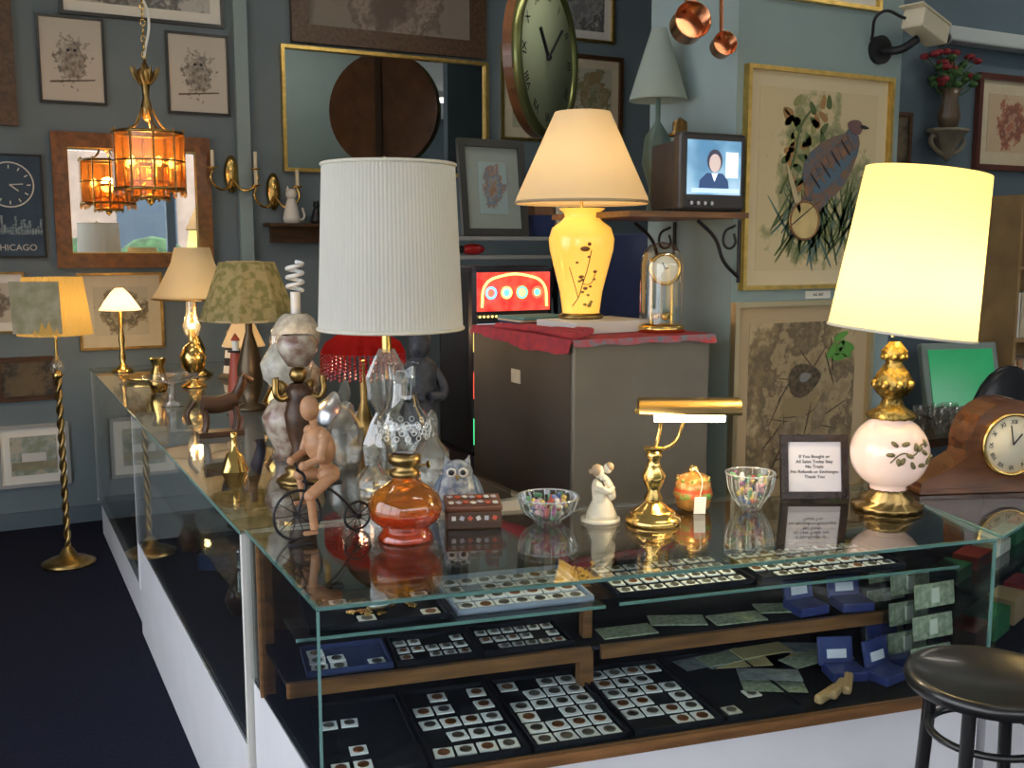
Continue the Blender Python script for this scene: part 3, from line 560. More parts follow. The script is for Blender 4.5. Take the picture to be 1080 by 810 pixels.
on("glass_cake_stand",.70,4.55);lathe("stand",[(0,0),(.05,0),(.015,.03),(.015,.10),(.12,.12),(.125,.135)],CRY,n=28)
on("brass_bell",.66,3.14);lathe("bell",[(.045,0),(.035,.02),(.025,.05),(.012,.06),(.008,.10),(.012,.115),(0,.12)],BRASS,n=24)
# lighthouse figurines
def lighthouse(a,b,h,c1,c2):
    on("lighthouse_figurine",a,b);lathe("rock",[(0,0),(.07,0),(.06,.02),(.04,.03)],M("rock",(.12,.10,.07),.8,noise=.5,sc=30),n=14)
    for i in range(4):
        r0=.042-.005*i;lathe("tower_band",[(r0,.03+i*h*.16),(r0-.005,.03+(i+1)*h*.16)],(c1,c2)[i%2],n=20)
    zt=.03+.64*h;lathe("gallery",[(0,zt),(.035,zt),(.035,zt+.006),(0,zt+.006)],INK);cyl("lantern",(0,0,zt+.03),.015,.045,PAPER,n=12);lathe("cap",[(.022,zt+.052),(0,zt+.085)],c2,n=16)
RP=M("red_paint",(.38,.07,.04),.5);lighthouse(1.135,5.40,.25,PAPER,INK);lighthouse(.98,4.56,.30,RP,RP);lighthouse(1.2,4.5,.22,PAPER,RP)
# dark statue
on("dark_stone_statue",1.20,2.95)
DS=M("dark_stone",(.05,.055,.075),.5,noise=.5,sc=40,bump=.5)
lathe("robe",[(0,0),(.07,0),(.065,.05),(.05,.15),(.045,.22),(.055,.28),(.05,.32),(.02,.345)],DS,n=20,rib=.05,sy=.8);sph("head",(0,0,.375),.033,DS,(1,1,1.25));lathe("hat",[(.036,.39),(.03,.42),(0,.435)],DS);
for s in(-1,1): tube("arm",[(s*.05,0,.30),(s*.065,-.03,.23),(s*.01,-.055,.22)],.016,DS)
on("carved_wood_horse",.74,3.75)
box("plinth",-.08,.08,-.035,.035,0,.02,DWOOD)
tube("trunk",[(-.06,0,.12),(0,0,.115),(.06,0,.13)],.032,DWOOD);tube("neck",[(.05,0,.13),(.08,0,.18),(.09,0,.21)],.018,DWOOD);tube("head",[(.085,0,.215),(.12,0,.195)],.013,DWOOD)
for x in(-.055,.055):
    for y in(-.018,.018): tube("leg",[(x,y,.11),(x+.008,y,.06),(x,y,.018)],.009,DWOOD)
tube("tail",[(-.085,0,.13),(-.11,0,.09),(-.105,0,.05)],.007,DWOOD)
# ------------------------------------------------------------------ foreground items
on("amber_oil_lamp",.852,2.197)
AG=glassM("amber_glass_font",(1,.60,.16),.08,.0,(.80,.33,.04),.16,3);RG=glassM("red_glass_foot",(1,.30,.08),.10,.0,(.70,.10,.02),.32,3);CG=glassM("chimney_glass",(.96,.98,.97),.10,.0,None,0,2)
lathe("glass_foot",[(0,.003),(.062,.0),(.066,.006),(.058,.018),(.05,.028)],RG,n=40);lathe("lower_font",[(.05,.028),(.062,.036),(.080,.052),(.086,.07)],RG,n=40)
lathe("upper_font",[(.086,.07),(.086,.085),(.078,.108),(.052,.128),(.03,.142),(.026,.15)],AG,n=40)
lathe("lamp_oil",[(0,.036),(.05,.038),(.074,.056),(.079,.070),(0,.070)],glassM("amber_oil",(.95,.35,.08),.05,.0,(.65,.12,.02),.35),n=32)
lathe("burner",[(.026,.148),(.034,.152),(.034,.165),(.022,.17),(.036,.185),(.038,.20),(.03,.205)],OLDB,n=28,rib=.03);tube("wick_knob",[(0,0,.175),(.05,-.01,.175)],.003,OLDB);cyl("knob",(.055,-.011,.175),.009,.004,OLDB,rot=(0,pi/2,0))
lathe("chimney",[(.032,.195),(.034,.21),(.052,.235),(.062,.262),(.055,.292),(.038,.315),(.030,.345),(.028,.385),(.032,.412),(.036,.416)],CG,n=40)
ET=M("etched_glass",(.8,.8,.78),.5)
for k in range(3):
    for i in range(14):
        a=i*pi/7+k*.22;zz=.248+k*.014;rr=(.0585,.0625,.060)[k];ring("etched_petal",(rr*math.cos(a),rr*math.sin(a),zz),.006,.001,ET,rot=(0,pi/2,a),n=10,m=4)
# cyclist figurine
on("wooden_cyclist_figurine",.687,2.305,rz=.12)
def wheel(x,r):
    ring("wheel_rim",(x,0,r+.003),r,.0035,IRON,rot=(pi/2,0,0),n=36,m=6);cyl("hub",(x,0,r+.003),.007,.02,IRON,rot=(pi/2,0,0),n=10)
    for i in range(10):
        a=i*pi/5;tube("spoke",[(x,0,r+.003),(x+r*math.cos(a),0,r+.003+r*math.sin(a))],.0011,IRON,smooth=False)
wheel(-.065,.058);wheel(.088,.034)
tube("bike_frame",[(-.065,0,.061),(-.045,0,.15),(-.065,0,.17)],.0035,IRON);tube("bike_frame",[(-.05,0,.14),(.02,0,.11),(.088,0,.037)],.0035,IRON);tube("handlebar",[(-.055,-.035,.18),(-.06,0,.172),(-.055,.035,.18)],.0035,IRON)
tube("bike_stand",[(-.065,0,.003),(-.10,-.03,.003),(-.05,-.05,.003)],.003,IRON);cbox("saddle",(.02,0,.128),(.05,.028,.012),IRON,bev=.004)
sph("pelvis",(.015,0,.15),.027,LWOOD,(1,1.1,.9));sph("torso",(-.005,0,.22),.038,LWOOD,(.9,1.1,1.3),rot=(0,-.35,0));tube("waist",[(.012,0,.16),(.005,0,.19)],.015,LWOOD)
tube("neck",[(-.015,0,.26),(-.022,0,.285)],.009,LWOOD);sph("head",(-.028,0,.310),.025,LWOOD,(.9,.85,1.2))
for s in(-1,1):
    sph("shoulder",(-.012,s*.042,.25),.014,LWOOD);tube("upper_arm",[(-.012,s*.044,.25),(-.025,s*.05,.205)],.0105,LWOOD);sph("elbow",(-.025,s*.05,.20),.011,LWOOD);tube("forearm",[(-.025,s*.05,.20),(-.06,s*.036,.184)],.009,LWOOD);sph("hand",(-.062,s*.035,.183),.011,LWOOD)
    k=(-.045,s*.03,.13+.02*s);sph("hip",(.012,s*.02,.145),.015,LWOOD);tube("thigh",[(.01,s*.022,.145),k],.014,LWOOD);sph("knee",k,.014,LWOOD);f=(-.035,s*.028,.06+.03*s);tube("shin",[k,f],.010,LWOOD);cbox("foot",(f[0]-.01,f[1],f[2]-.008),(.035,.014,.010),LWOOD,bev=.004)
on("mosaic_wooden_box",1.045,2.236,rz=-.35)
cbox("box_body",(0,0,.022),(.135,.085,.044),DWOOD,bev=.004);cbox("box_lid",(0,.006,.054),(.14,.09,.014),M("red_wood",(.16,.06,.03),.35),rot=(.12,0,0),bev=.004)
for i in range(14): cbox("mosaic_tile",(-.055+(i%7)*.018,-.02+(i//7)*.035+random.uniform(-.006,.006),.0625+(i//7)*.004),(.011,.011,.003),M("tile_%d"%(i%3),((.75,.75,.7),(.5,.5,.55),(.6,.1,.05))[i%3],.3),rot=(.12,0,random.random()))
for i in range(6): cbox("front_tile",(-.05+i*.02,-.044,.028),(.010,.003,.010),MC["tile_%d"%(i%3)],rot=(0,.4*i,0))
on("owl_figurine",1.067,2.375,rz=-.45)
OW=M("owl_blue",(.09,.12,.18),.35,col2=(.42,.44,.45),sc=55)
lathe("body",[(0,0),(.04,0),(.05,.02),(.056,.05),(.048,.08),(.035,.10)],OW,n=24,sy=.85);sph("head",(0,0,.105),.036,OW,(1.1,.9,.85))
for s in(-1,1):
    lathe("ear_tuft",[(.011,0),(0,.026)],OW,(s*.024,0,.125),n=8,rot=(0,s*.3,0));ring("eye_ring",(s*.015,-.031,.108),.010,.003,PAPER,rot=(pi/2,0,0),n=16);sph("eye",(s*.015,-.032,.108),.006,INK);sph("wing",(s*.05,.0,.055),.03,M("owl_wing",(.12,.17,.24),.4),(.5,.8,1.5),rot=(0,s*-.35,0));cyl("foot",(s*.018,-.035,.005),.012,.01,M("claw",(.3,.2,.1),.5))
lathe("beak",[(.006,0),(0,-.016)],M("beak",(.5,.35,.1),.4),(0,-.037,.102),n=8)
# candy dishes
DG=glassM("dish_glass",(.94,.97,.96),.09,.01,(.80,.84,.84),.06,2.5)
def candy(a,b,r,h):
    on("glass_candy_dish",a,b)
    prof=[(0,.004),(r*.45,.0),(r*.48,.008),(r*.85,h*.5),(r*1.0,h)]
    lathe("dish",prof,DG,n=32,rib=.04,smooth=False);ring("dish_rim",(0,0,h),r,.0025,glassM("rim_glass",(.9,.93,.92),.25,.02,(.8,.85,.85),.35),n=32,m=6)
    for i in range(16):
        t=i*pi/8;tube("cut_rib",[(r*.5*math.cos(t),r*.5*math.sin(t),.010),(r*.86*math.cos(t),r*.86*math.sin(t),h*.5),(r*1.0*math.cos(t),r*1.0*math.sin(t),h)],.0014,MC["rim_glass"])
    CC=[M("candy_%d"%i,c,.3,coat=.4) for i,c in enumerate([(.50,.10,.08),(.12,.30,.14),(.60,.45,.12),(.62,.34,.40),(.68,.65,.58),(.15,.22,.42),(.34,.10,.26)])]
    for m in range(7):
        bm=bmesh.new()
        for i in range(8):
            t=random.random()*6.28;zz=.018+random.random()*(h-.024);q=min(r*.78,r*(.32+.48*zz/h))*math.sqrt(random.random())
            R=Euler((random.random()*3,random.random()*3,random.random()*3)).to_matrix();addbox(bm,(q*math.cos(t),q*math.sin(t),zz),(.024,.012,.010),R)
        bmesh.ops.bevel(bm,geom=bm.edges[:],offset=.003,segments=1,affect='EDGES');mk("candies",bm,CC[m])
candy(1.222,2.172,.076,.066);candy(1.762,2.05,.064,.095)
# embracing couple figurine
on("embracing_couple_figurine",1.345,2.122,rz=-.45)
IV=M("carved_ivory_resin",(.74,.66,.50),.5,noise=.12,sc=30)
HR=M("carved_hair",(.38,.27,.16),.55)
def skin(name,V,E,R,mat):
    me=bpy.data.meshes.new(name);me.from_pydata(V,E,[]);o=bpy.data.objects.new(name,me);COL.objects.link(o);o.parent=G[0];me.materials.append(mat)
    s=o.modifiers.new("s",'SKIN');o.modifiers.new("u",'SUBSURF').levels=2;o.modifiers["u"].render_levels=2;s.use_smooth_shade=True
    for i,r in enumerate(R): me.skin_vertices[0].data[i].radius=(r,r)
    me.skin_vertices[0].data[0].use_root=True
    return o
lathe("plinth",[(0,0),(.045,0),(.045,.008),(0,.008)],IV,n=28,sx=1.1)
lathe("kneeling_skirt",[(0,.006),(.040,.006),(.038,.02),(.030,.038),(.022,.055),(.018,.065),(0,.07)],IV,(.002,0,0),n=24,sy=.8,rib=.02)
skin("kneeling_mother",[(.002,0,.035),(-.003,0,.065),(-.010,0,.092),(-.008,0,.108),(-.012,.018,.092),(.018,.024,.078),(-.012,-.018,.092),(.018,-.024,.078),(.032,-.008,.09)],[(0,1),(1,2),(2,3),(2,4),(4,5),(2,6),(6,7),(7,8)],[.027,.019,.018,.008,.011,.008,.011,.008,.007],IV)
sph("mother_head",(-.004,0,.125),.015,IV,(.9,.85,1.15));sph("mother_hair",(-.010,0,.129),.0150,HR,(.95,1,1.05));sph("hair_bun",(-.024,0,.126),.007,HR)
skin("held_child",[(.022,0,.075),(.018,0,.10),(.016,0,.118),(.030,.008,.055),(.030,-.008,.055),(.0,.014,.112),(.0,-.014,.112)],[(0,1),(1,2),(0,3),(0,4),(2,5),(2,6)],[.014,.013,.008,.009,.009,.006,.006],IV)
sph("child_head",(.017,0,.134),.0120,IV,(.9,.9,1.1));sph("child_hair",(.021,0,.138),.0115,HR)
# piano lamp
on("brass_piano_lamp",1.455,2.052,rz=-.50)
lathe("base",[(0,0),(.068,0),(.07,.008),(.066,.016),(.055,.02),(.056,.028),(.044,.034),(.03,.045),(.018,.055)],BRASS,n=40)
lathe("stem",[(.016,.05),(.024,.06),(.014,.08),(.024,.10),(.030,.12),(.018,.145),(.013,.16),(.022,.17),(.014,.18)],BRASS,n=28)
cyl("crossbar",(0.0,0,.185),.007,.05,BRASS,rot=(0,pi/2,0),n=14)
tube("gooseneck",[(0,0,.18),(.012,.01,.22),(.018,.005,.26),(.03,-.02,.285)],.0055,BRASS);tube("gooseneck",[(.0,0,.18),(.05,.005,.20),(.07,0,.25),(.08,-.02,.285)],.0045,BRASS)
bm=bmesh.new();n=20
vs=[[bm.verts.new((x,.033*math.cos(t)-.03,.284+.033*math.sin(t))) for t in [(-.10+i*(pi+.2)/n) for i in range(n+1)]] for x in(-.045,.20)]
for i in range(n): bm.faces.new((vs[0][i],vs[0][i+1],vs[1][i+1],vs[1][i]))
for v in vs: bm.faces.new(v)
o=mk("trough_shade",bm,M("brushed_brass_shade",(.58,.40,.17),.30,1),True);sm=o.modifiers.new("s",'SOLIDIFY');sm.thickness=.002;sm.offset=1
for x in(-.047,.202): cyl("end_cap_knob",(x,-.03,.286),.006,.012,BRASS,rot=(0,pi/2,0),n=12)
cyl("tube_bulb",(.08,-.034,.272),.013,.17,M("lit_tube_bulb",(1,1,1),.5,es=14,ec=(1,.82,.5)),rot=(0,pi/2,0),n=12);light((.08,-.034,.250),4.5,(1,.78,.45),.02)
# lidded trinket jar with a price tag
on("gold_trinket_jar",1.622,2.11,rz=-.4)
JG=M("jar_gold_lustre",(.60,.30,.08),.25,.5,noise=.4,sc=40,coat=.4)
lathe("jar_base",[(0,0),(.036,0),(.046,.012),(.048,.034)],JG,n=28);lathe("green_band",[(.049,.034),(.051,.042),(.049,.050)],M("enamel_green",(.10,.28,.06),.3,col2=(.45,.08,.03),sc=50),n=28,rib=.02);lathe("red_band",[(.049,.050),(.048,.060)],M("enamel_red",(.40,.07,.02),.3),n=28)
lathe("domed_lid",[(.048,.060),(.046,.074),(.036,.090),(.018,.098),(0,.100)],JG,n=28);lathe("lid_finial",[(.012,.098),(.016,.106),(.008,.116),(0,.118)],BRASS,n=16)
for i in range(10):
    a=i*.628;sph("enamel_dot",(.041*math.cos(a),.041*math.sin(a),.082),.005,MC["enamel_green"],seg=8)
cbox("price_tag",(.004,-.058,.024),(.030,.002,.046),PAPER,rot=(.15,0,0));tube("tag_string",[(.004,-.057,.046),(.01,-.05,.09),(.0,-.01,.112)],.0008,PAPER)
# framed sign
on("framed_policy_sign",1.985,2.045,rz=-.47);G[0].rotation_euler=(-.18,0,-.47)
w,h=.185,.175
SF=M("ornate_dark_frame",(.03,.02,.02),.3,noise=.5,sc=60,bump=.6)
bm=bmesh.new()
for (cx,cz,sx,sz) in ((0,h-.01,w,.02),(0,.01,w,.02),(-w/2+.01,h/2,.02,h-.04),(w/2-.01,h/2,.02,h-.04)): addbox(bm,(cx,0,cz),(sx,.014,sz))
mk("frame_moulding",bm,SF);cbox("sign_paper",(0,.002,h/2),(w-.04,.006,h-.04),M("sign_paper",(.66,.66,.76),.6))
text("sign_text","If You Bought or\nAll Sales Today Stay\nNo Trade\nNo Refunds or Exchanges\nThank You",.0125,INK,(0,-.0015,h/2),spc=1.1);cbox("easel_back",(0,.045,h*.38),(.04,.003,h*.8),BLK,rot=(.42,0,0))
# mantel clock
grp("mantel_clock",(2.52,1.92,.97),-.36)
arc=[(.03+.125*math.cos(t),.135+.125*math.sin(t)) for t in [(-.15+i*(pi+.3)/16) for i in range(17)]]
out=[(-.23,0),(.25,0),(.25,.03),(.235,.04),(.215,.06),(.19,.085),(.16,.105)]+arc+[(-.10,.10),(-.14,.075),(-.18,.055),(-.215,.04),(-.23,.03)]
MW=M("mantel_mahogany",(.13,.05,.02),.25,noise=.4,sc=8,coat=.6,stretch=(1,4,4));poly("tambour_case",out,MW,-.055,.11);cbox("plinth",(.01,0,.008),(.50,.135,.016),MW,bev=.003)
lathe("dial",[(0,0),(.082,0),(.082,.003),(0,.003)],M("dial_cream",(.66,.60,.45),.4),(.03,-.057,.135),rot=(pi/2,0,0),n=40);ring("brass_bezel",(.03,-.06,.135),.085,.006,BRASS,rot=(pi/2,0,0),n=48)
for i in range(12):
    a=i*pi/6;text("numeral",["XII","I","II","III","IIII","V","VI","VII","VIII","IX","X","XI"][i],.017,INK,(.03+.064*math.sin(a),-.061,.135+.064*math.cos(a)),rot=(pi/2,a,0))
tube("hour_hand",[(.03,-.063,.135),(.055,-.063,.165)],.0022,INK);tube("minute_hand",[(.03,-.064,.135),(.02,-.064,.19)],.0018,INK)
# ------------------------------------------------------------------ steel cabinet and things on it
CA0,CA1,CB0,CB1,CZ=1.716,2.28,2.886,3.66,1.335
grp("steel_filing_cabinet");GS=M("grey_steel_paint",(.21,.195,.17),.42,.2,noise=.15,sc=4,bump=.03);GD=M("grey_steel_shaded",(.09,.078,.068),.42,.2,noise=.15,sc=4)  # GD is the same grey darkened, with the side's shade in its colour
box("carcass",CA0,CA1,CB0,CB1,0,CZ,GS,bev=.008)
box("shaded_side_skin",CA0-.003,CA0+.001,CB0+.012,CB1-.012,.01,CZ-.012,GD)  # thin added sheet that carries the painted shade of the left face
for i in range(4): box("drawer_front",CA0+.02,CA1-.02,CB1,CB1+.015,.05+i*.315,.35+i*.315,GS,bev=.004);cbox("handle",((CA0+CA1)/2,CB1+.03,.25+i*.315),(.12,.02,.02),STEEL)
box("label_card",CA0-.006,CA0-.002,3.25,3.32,1.16,1.21,CREAM)
grp("red_patterned_cloth",(0,0,CZ+.001));RC=M("red_cloth",(.50,.04,.05),.8,col2=(.33,.04,.06),sc=28);RC2=M("cloth_border",(.16,.22,.28),.8,col2=(.50,.06,.07),sc=30)
box("cloth",CA0-.008,CA1+.008,CB0-.008,CB1-.02,0,.012,RC)
def drape(name,P0,P1,nrm,mt,dz0,amp,f):
    bm=bmesh.new();n=70;rows=[]
    for i in range(n+1):
        t=i/n;x=P0[0]+(P1[0]-P0[0])*t;y=P0[1]+(P1[1]-P0[1])*t;w=.003*math.sin(i*.9);d=dz0(t)+amp*math.sin(i*f)
        rows.append([bm.verts.new((x+nrm[0]*(.003+k*.004+w*k/3),y+nrm[1]*(.003+k*.004+w*k/3),.012-(d+.012)*k/3)) for k in range(4)])
    for p,q in zip(rows,rows[1:]):
        for k in range(3): bm.faces.new((p[k],q[k],q[k+1],p[k+1]))
    return mk(name,bm,mt,True)
drape("front_drape",(CA0-.01,CB0-.009),(CA1+.01,CB0-.009),(0,-1),RC2,lambda t:.008+.04*max(0,t-.75),.003,.31)
drape("side_drape",(CA0-.009,CB0-.01),(CA0-.009,CB1-.02),(-1,0),RC,lambda t:.03+.012*math.sin(t*5),.004,.27)
for i in range(4): tube("cloth_fold",[(CA0+.02+i*.02,CB0+.02,.02+.006*i),(CA0+.03+i*.03,CB0+.3,.024),(CA0+.02+i*.02,CB0+.6,.018)],.012,RC)
grp("white_gift_box",(1.97,3.17,CZ+.014));cbox("carton",(0,0,.021),(.34,.24,.042),M("carton_white",(.70,.70,.68),.6),rot=(0,0,.1),bev=.003)
grp("magazine_stack",(1.90,3.475,CZ+.014))
for i in range(4): cbox("magazine",(0,0,.006+i*.01),(.24,.19,.008),[PAPER,NAVY,CREAM,M("mag_teal",(.1,.3,.3),.4)][i],rot=(0,0,.1*i-.2))
grp("anniversary_dome_clock",(2.172,3.035,CZ+.014))
lathe("brass_base",[(0,0),(.085,0),(.085,.02),(.07,.03),(0,.03)],BRASS,n=36);lathe("glass_dome",[(.078,.03),(.078,.24),(.070,.28),(.045,.31),(0,.322)],CG,n=36)
for s in(-1,1): cyl("pillar",(s*.045,0,.11),.006,.16,BRASS,n=10)
for i in range(4): a=i*pi/2;sph("pendulum_ball",(.024*math.cos(a),.024*math.sin(a),.055),.014,BRASS)
cyl("suspension",(0,0,.12),.0015,.14,BRASS,n=6);cbox("movement",(0,.012,.225),(.07,.03,.07),BRASS)
lathe("dial",[(0,0),(.050,0),(.050,.004),(0,.004)],M("dial_white",(.8,.76,.62),.4,es=.1),(-.01,-.03,.225),rot=(pi/2,0,-.5),n=32);ring("bezel",(-.01,-.033,.225),.052,.007,BRASS,rot=(pi/2,0,-.5),n=36)
for s,q in((-.6,.028),(1.2,.034)): tube("hand",[(-.012,-.038,.225),(-.012+q*math.sin(s),-.040,.225+q*math.cos(s))],.0018,INK)
# TV on bracket shelf
grp("wall_shelf_for_tv");box("shelf_board",1.98,2.498,2.96,3.5,1.755,1.775,WOOD)
def scroll(y):
    tube("iron_scroll",[(2.49,y,1.75),(2.49,y,1.52)],.007,IRON);tube("iron_scroll",[(2.49,y,1.54),(2.42,y,1.60),(2.38,y,1.68),(2.30,y,1.745)],.007,IRON);tube("iron_scroll",[(2.47,y,1.73),(2.42,y,1.70),(2.43,y,1.65),(2.47,y,1.66),(2.465,y,1.70)],.005,IRON)
scroll(3.0);scroll(3.4)
grp("portable_television",(2.345,3.10,1.776))
TVB=M("tv_plastic",(.035,.03,.03),.35);W=.29
cbox("front_bezel",(0,-.10,.14),(W,.05,.275),TVB,bev=.012)
prism("rear_housing",[(-W/2+.01,-.08),(W/2-.01,-.08),(W/2-.06,.14),(-W/2+.06,.14)],.012,.25,TVB,bev=.006)
bm=bmesh.new();nx=10;vv=[[bm.verts.new((x,-.128-.008*(1-(x/.12)**2)*(1-((z-.155)/.1)**2),z)) for z in [.06+.19*j/nx for j in range(nx+1)]] for x in [-.12+.24*i/nx for i in range(nx+1)]]
for i in range(nx):
    for j in range(nx): bm.faces.new((vv[i][j],vv[i+1][j],vv[i+1][j+1],vv[i][j+1]))
t=M("tv_screen",(.1,.2,.3),.2,es=.7);nt=t.node_tree;tcn=nt.nodes.new("ShaderNodeTexCoord");nn=nt.nodes.new("ShaderNodeTexNoise");nn.inputs["Scale"].default_value=6;nn.inputs["Detail"].default_value=2;rp=nt.nodes.new("ShaderNodeValToRGB");cr=rp.color_ramp
cr.elements[0].position=.38;cr.elements[0].color=(.10,.28,.50,1);cr.elements[1].position=.64;cr.elements[1].color=(.65,.85,1,1);e=cr.elements.new(.5);e.color=(.30,.58,.80,1)
nt.links.new(tcn.outputs["Object"],nn.inputs["Vector"]);nt.links.new(nn.outputs["Fac"],rp.inputs[0]);nt.links.new(rp.outputs[0],nt.nodes["Principled BSDF"].inputs["Emission Color"])
mk("screen",bm,t,True)
# broadcast picture: a presenter, head and shoulders, with a caption band
def tvm(n,c): return M(n,c,.3,es=.7,ec=c)
def ell(cx,cz,rx,rz): return [(cx+rx*math.cos(i*pi/10),cz+rz*math.sin(i*pi/10)) for i in range(20)]
poly("picture_shoulders",[(-.075,.075),(.06,.075),(.055,.11),(.03,.135),(-.04,.135),(-.07,.11)],tvm("tv_navy",(.03,.07,.18)),-.1375,.001)
poly("picture_hair",ell(-.006,.178,.034,.040),tvm("tv_dark",(.05,.05,.08)),-.1385,.001);poly("picture_face",ell(-.006,.170,.025,.032),tvm("tv_skin",(.62,.50,.48)),-.1395,.001)
poly("picture_collar",[(-.02,.135),(.008,.135),(-.006,.105)],tvm("tv_white",(.85,.92,1)),-.1385,.001);poly("picture_band",[(-.105,.066),(.105,.066),(.105,.082),(-.105,.082)],tvm("tv_band",(.55,.75,.95)),-.1385,.001);poly("picture_window",[(.045,.12),(.10,.12),(.10,.21),(.045,.21)],tvm("tv_white",(.85,.92,1)),-.1365,.001)
for i in range(4): cyl("knob",(-.10+i*.03,-.128,.03),.007,.01,STEEL,rot=(pi/2,0,0),n=10)
grp("small_brass_ornament",(2.30,3.12,2.052));lathe("dome",[(0,0),(.04,0),(.04,.01),(.028,.015),(.028,.05),(0,.07)],OLDB,n=20)
grp("table_lamp",(2.385,3.38,1.776));lathe("body",[(0,0),(.05,0),(.04,.02),(.03,.1),(.06,.2),(.05,.3),(.01,.36),(.01,.45)],M("lamp_green",(.10,.16,.14),.3),n=20);lathe("shade",[(.115,.44),(.03,.71)],shadeM("sage_shade",(.36,.42,.38),.0,tl=.2),n=40)
grp("hanging_copper_pots");tube("rail",[(2.49,2.98,2.60),(2.12,2.98,2.60)],.008,IRON)
for (x,z,r) in((2.21,2.40,.060),(2.36,2.345,.040)):
    tube("hook",[(x,2.98,2.605),(x+.015,2.98,2.58),(x,2.98,2.56)],.003,IRON);tube("handle",[(x,2.975,2.565),(x,2.975,2.5),(x,2.97,z+r*.9)],.007,COPPER);lathe("pot",[(0,0),(r,0),(r,0),(r*1.02,r*1.2),(r*1.08,r*1.22)],COPPER,(x,2.975,z),n=28,rot=(1.4,0,-.3));
# ------------------------------------------------------------------ hanging round clock
cn=Vector((.621,-.782,0));ang=math.atan2(cn.y,cn.x)+pi/2
grp("hanging_round_wall_clock",(2.92,5.265,2.72),ang)
CW=M("clock_wood",(.20,.08,.03),.3,noise=.4,sc=8,coat=.4)
R=.445;cyl("wood_case",(0,.02,0),R,.07,CW,rot=(pi/2,0,0),n=48);ring("case_rim",(0,-.02,0),R-.02,.03,M("rim_green_brass",(.22,.24,.09),.3,.7),rot=(pi/2,0,0),n=48)
lathe("dial",[(0,0),(R-.04,0),(R-.04,.004),(0,.004)],M("dial_sage",(.50,.58,.38),.5),(0,-.02,0),rot=(pi/2,0,0),n=48)
for i in range(12):
    a=i*pi/6;text("numeral",["XII","I","II","III","IIII","V","VI","VII","VIII","IX","X","XI"][i],.075,INK,(.33*math.sin(a),-.026,.33*math.cos(a)),rot=(pi/2,a,0))
tube("hour_hand",[(0,-.03,0),(-.12,-.03,.14)],.010,INK);tube("minute_hand",[(0,-.034,0),(.20,-.034,.18)],.007,INK);sph("hub",(0,-.03,0),.02,INK)
cbox("back_batten",(-.03,.065,0),(.05,.02,R*1.9),M("batten",(.05,.025,.012),.5));tube("hanging_rod",[(0,.02,R-.02),(0,.02,.98)],.012,IRON)
# wall sconces
def sconce(a,z):
    grp("brass_wall_sconce",(a,RB1-.01,z));lathe("backplate",[(0,0),(.045,.01),(.03,.02),(0,.03)],BRASS,rot=(pi/2,0,0),sy=2.6,n=24)
    for s in(-1,1):
        tube("arm",[(0,-.02,-.03),(s*.07,-.08,-.10),(s*.14,-.10,-.04),(s*.13,-.10,.02)],.008,BRASS);lathe("bobeche",[(0,0),(.035,.01),(.03,.015)],BRASS,(s*.13,-.10,.02),n=16);cyl("candle",(s*.13,-.10,.08),.011,.11,M("candle_wax",(.8,.74,.55),.5),n=12)
sconce(1.42,2.10);sconce(1.68,2.0)
# wall shelf with cats
grp("wall_shelf_with_figurines",(1.95,RB1-.10,1.80));box("board",-.34,.34,-.09,.098,-.02,0,DWOOD);box("valance",-.30,.30,.04,.095,-.12,-.02,DWOOD)
def cat(x,s,mt):
    lathe("cat_body",[(0,0),(.045*s,0),(.05*s,.03*s),(.035*s,.10*s),(.022*s,.14*s)],mt,(x,0,0),n=16);sph("cat_head",(x,-.005,.165*s),.032*s,mt,seg=12)
    for q in(-1,1): lathe("cat_ear",[(.012*s,0),(0,.03*s)],mt,(x+q*.018*s,0,.185*s),n=8)
    tube("cat_tail",[(x+.04*s,0,.02*s),(x+.07*s,0,.03*s),(x+.065*s,0,.09*s)],.007*s,mt)
cat(-.18,1.1,PORC);cat(-.02,.7,BLK);cat(.12,.55,LWOOD);cat(.24,.75,BLK)
lathe("bud_vase",[(0,0),(.025,0),(.03,.05),(.01,.1),(.015,.15)],PORC,(.05,0,0),n=16)
# ------------------------------------------------------------------ back shelving and slot machine
grp("back_display_shelving")
for x in(2.16,3.02): 
    for y in(4.98,5.3): box("upright",x-.015,x+.015,y-.015,y+.015,0,1.72,IRON)
for z in(.5,1.60,1.70): box("shelf_board",2.14,3.04,4.96,5.32,z-.012,z+.008,M("shelf_grey",(.35,.35,.33),.5))
grp("leaning_framed_print",(2.50,5.03,1.71),rot=(-.12,0,.1))
bm=bmesh.new();w,h=.42,.52
for (cx,cz,sx,sz) in ((0,h-.02,w,.04),(0,.02,w,.04),(-w/2+.02,h/2,.04,h-.08),(w/2-.02,h/2,.04,h-.08)): addbox(bm,(cx,0,cz),(sx,.025,sz))
mk("frame_moulding",bm,M("dark_grey_frame",(.04,.04,.035),.4));cbox("mat_board",(0,.005,h/2),(w-.08,.006,h-.08),M("sage_mat",(.32,.36,.32),.7));cbox("picture",(0,.001,h/2),(.18,.006,.28),artM("figure_print",(.35,.45,.45),(.35,.2,.12),(.15,.25,.35),sc=20,rx=.07,rz=.12,cz=.0))
grp("stack_of_boxes",(2.84,5.18,1.612))
for i,(x,z0,sx,sz,mt) in enumerate([(0,.098,.14,.12,NAVY),(.0,.218,.12,.09,M("box_brown",(.25,.12,.06),.5)),(.12,.098,.07,.24,CREAM)]): cbox("box",(x,0,z0+sz/2),(sx,.14,sz),mt,bev=.003)
grp("red_ceramic_ladybird",(2.36,5.03,1.61));sph("shell",(0,0,.03),.05,M("gloss_red",(.5,.02,.02),.2),(1.4,.6,.6));sph("head",(-.07,0,.03),.02,BLK)
grp("slot_machine",(2.33,4.70,0))
SM=M("slot_dark_chrome",(.10,.10,.13),.22,.8)
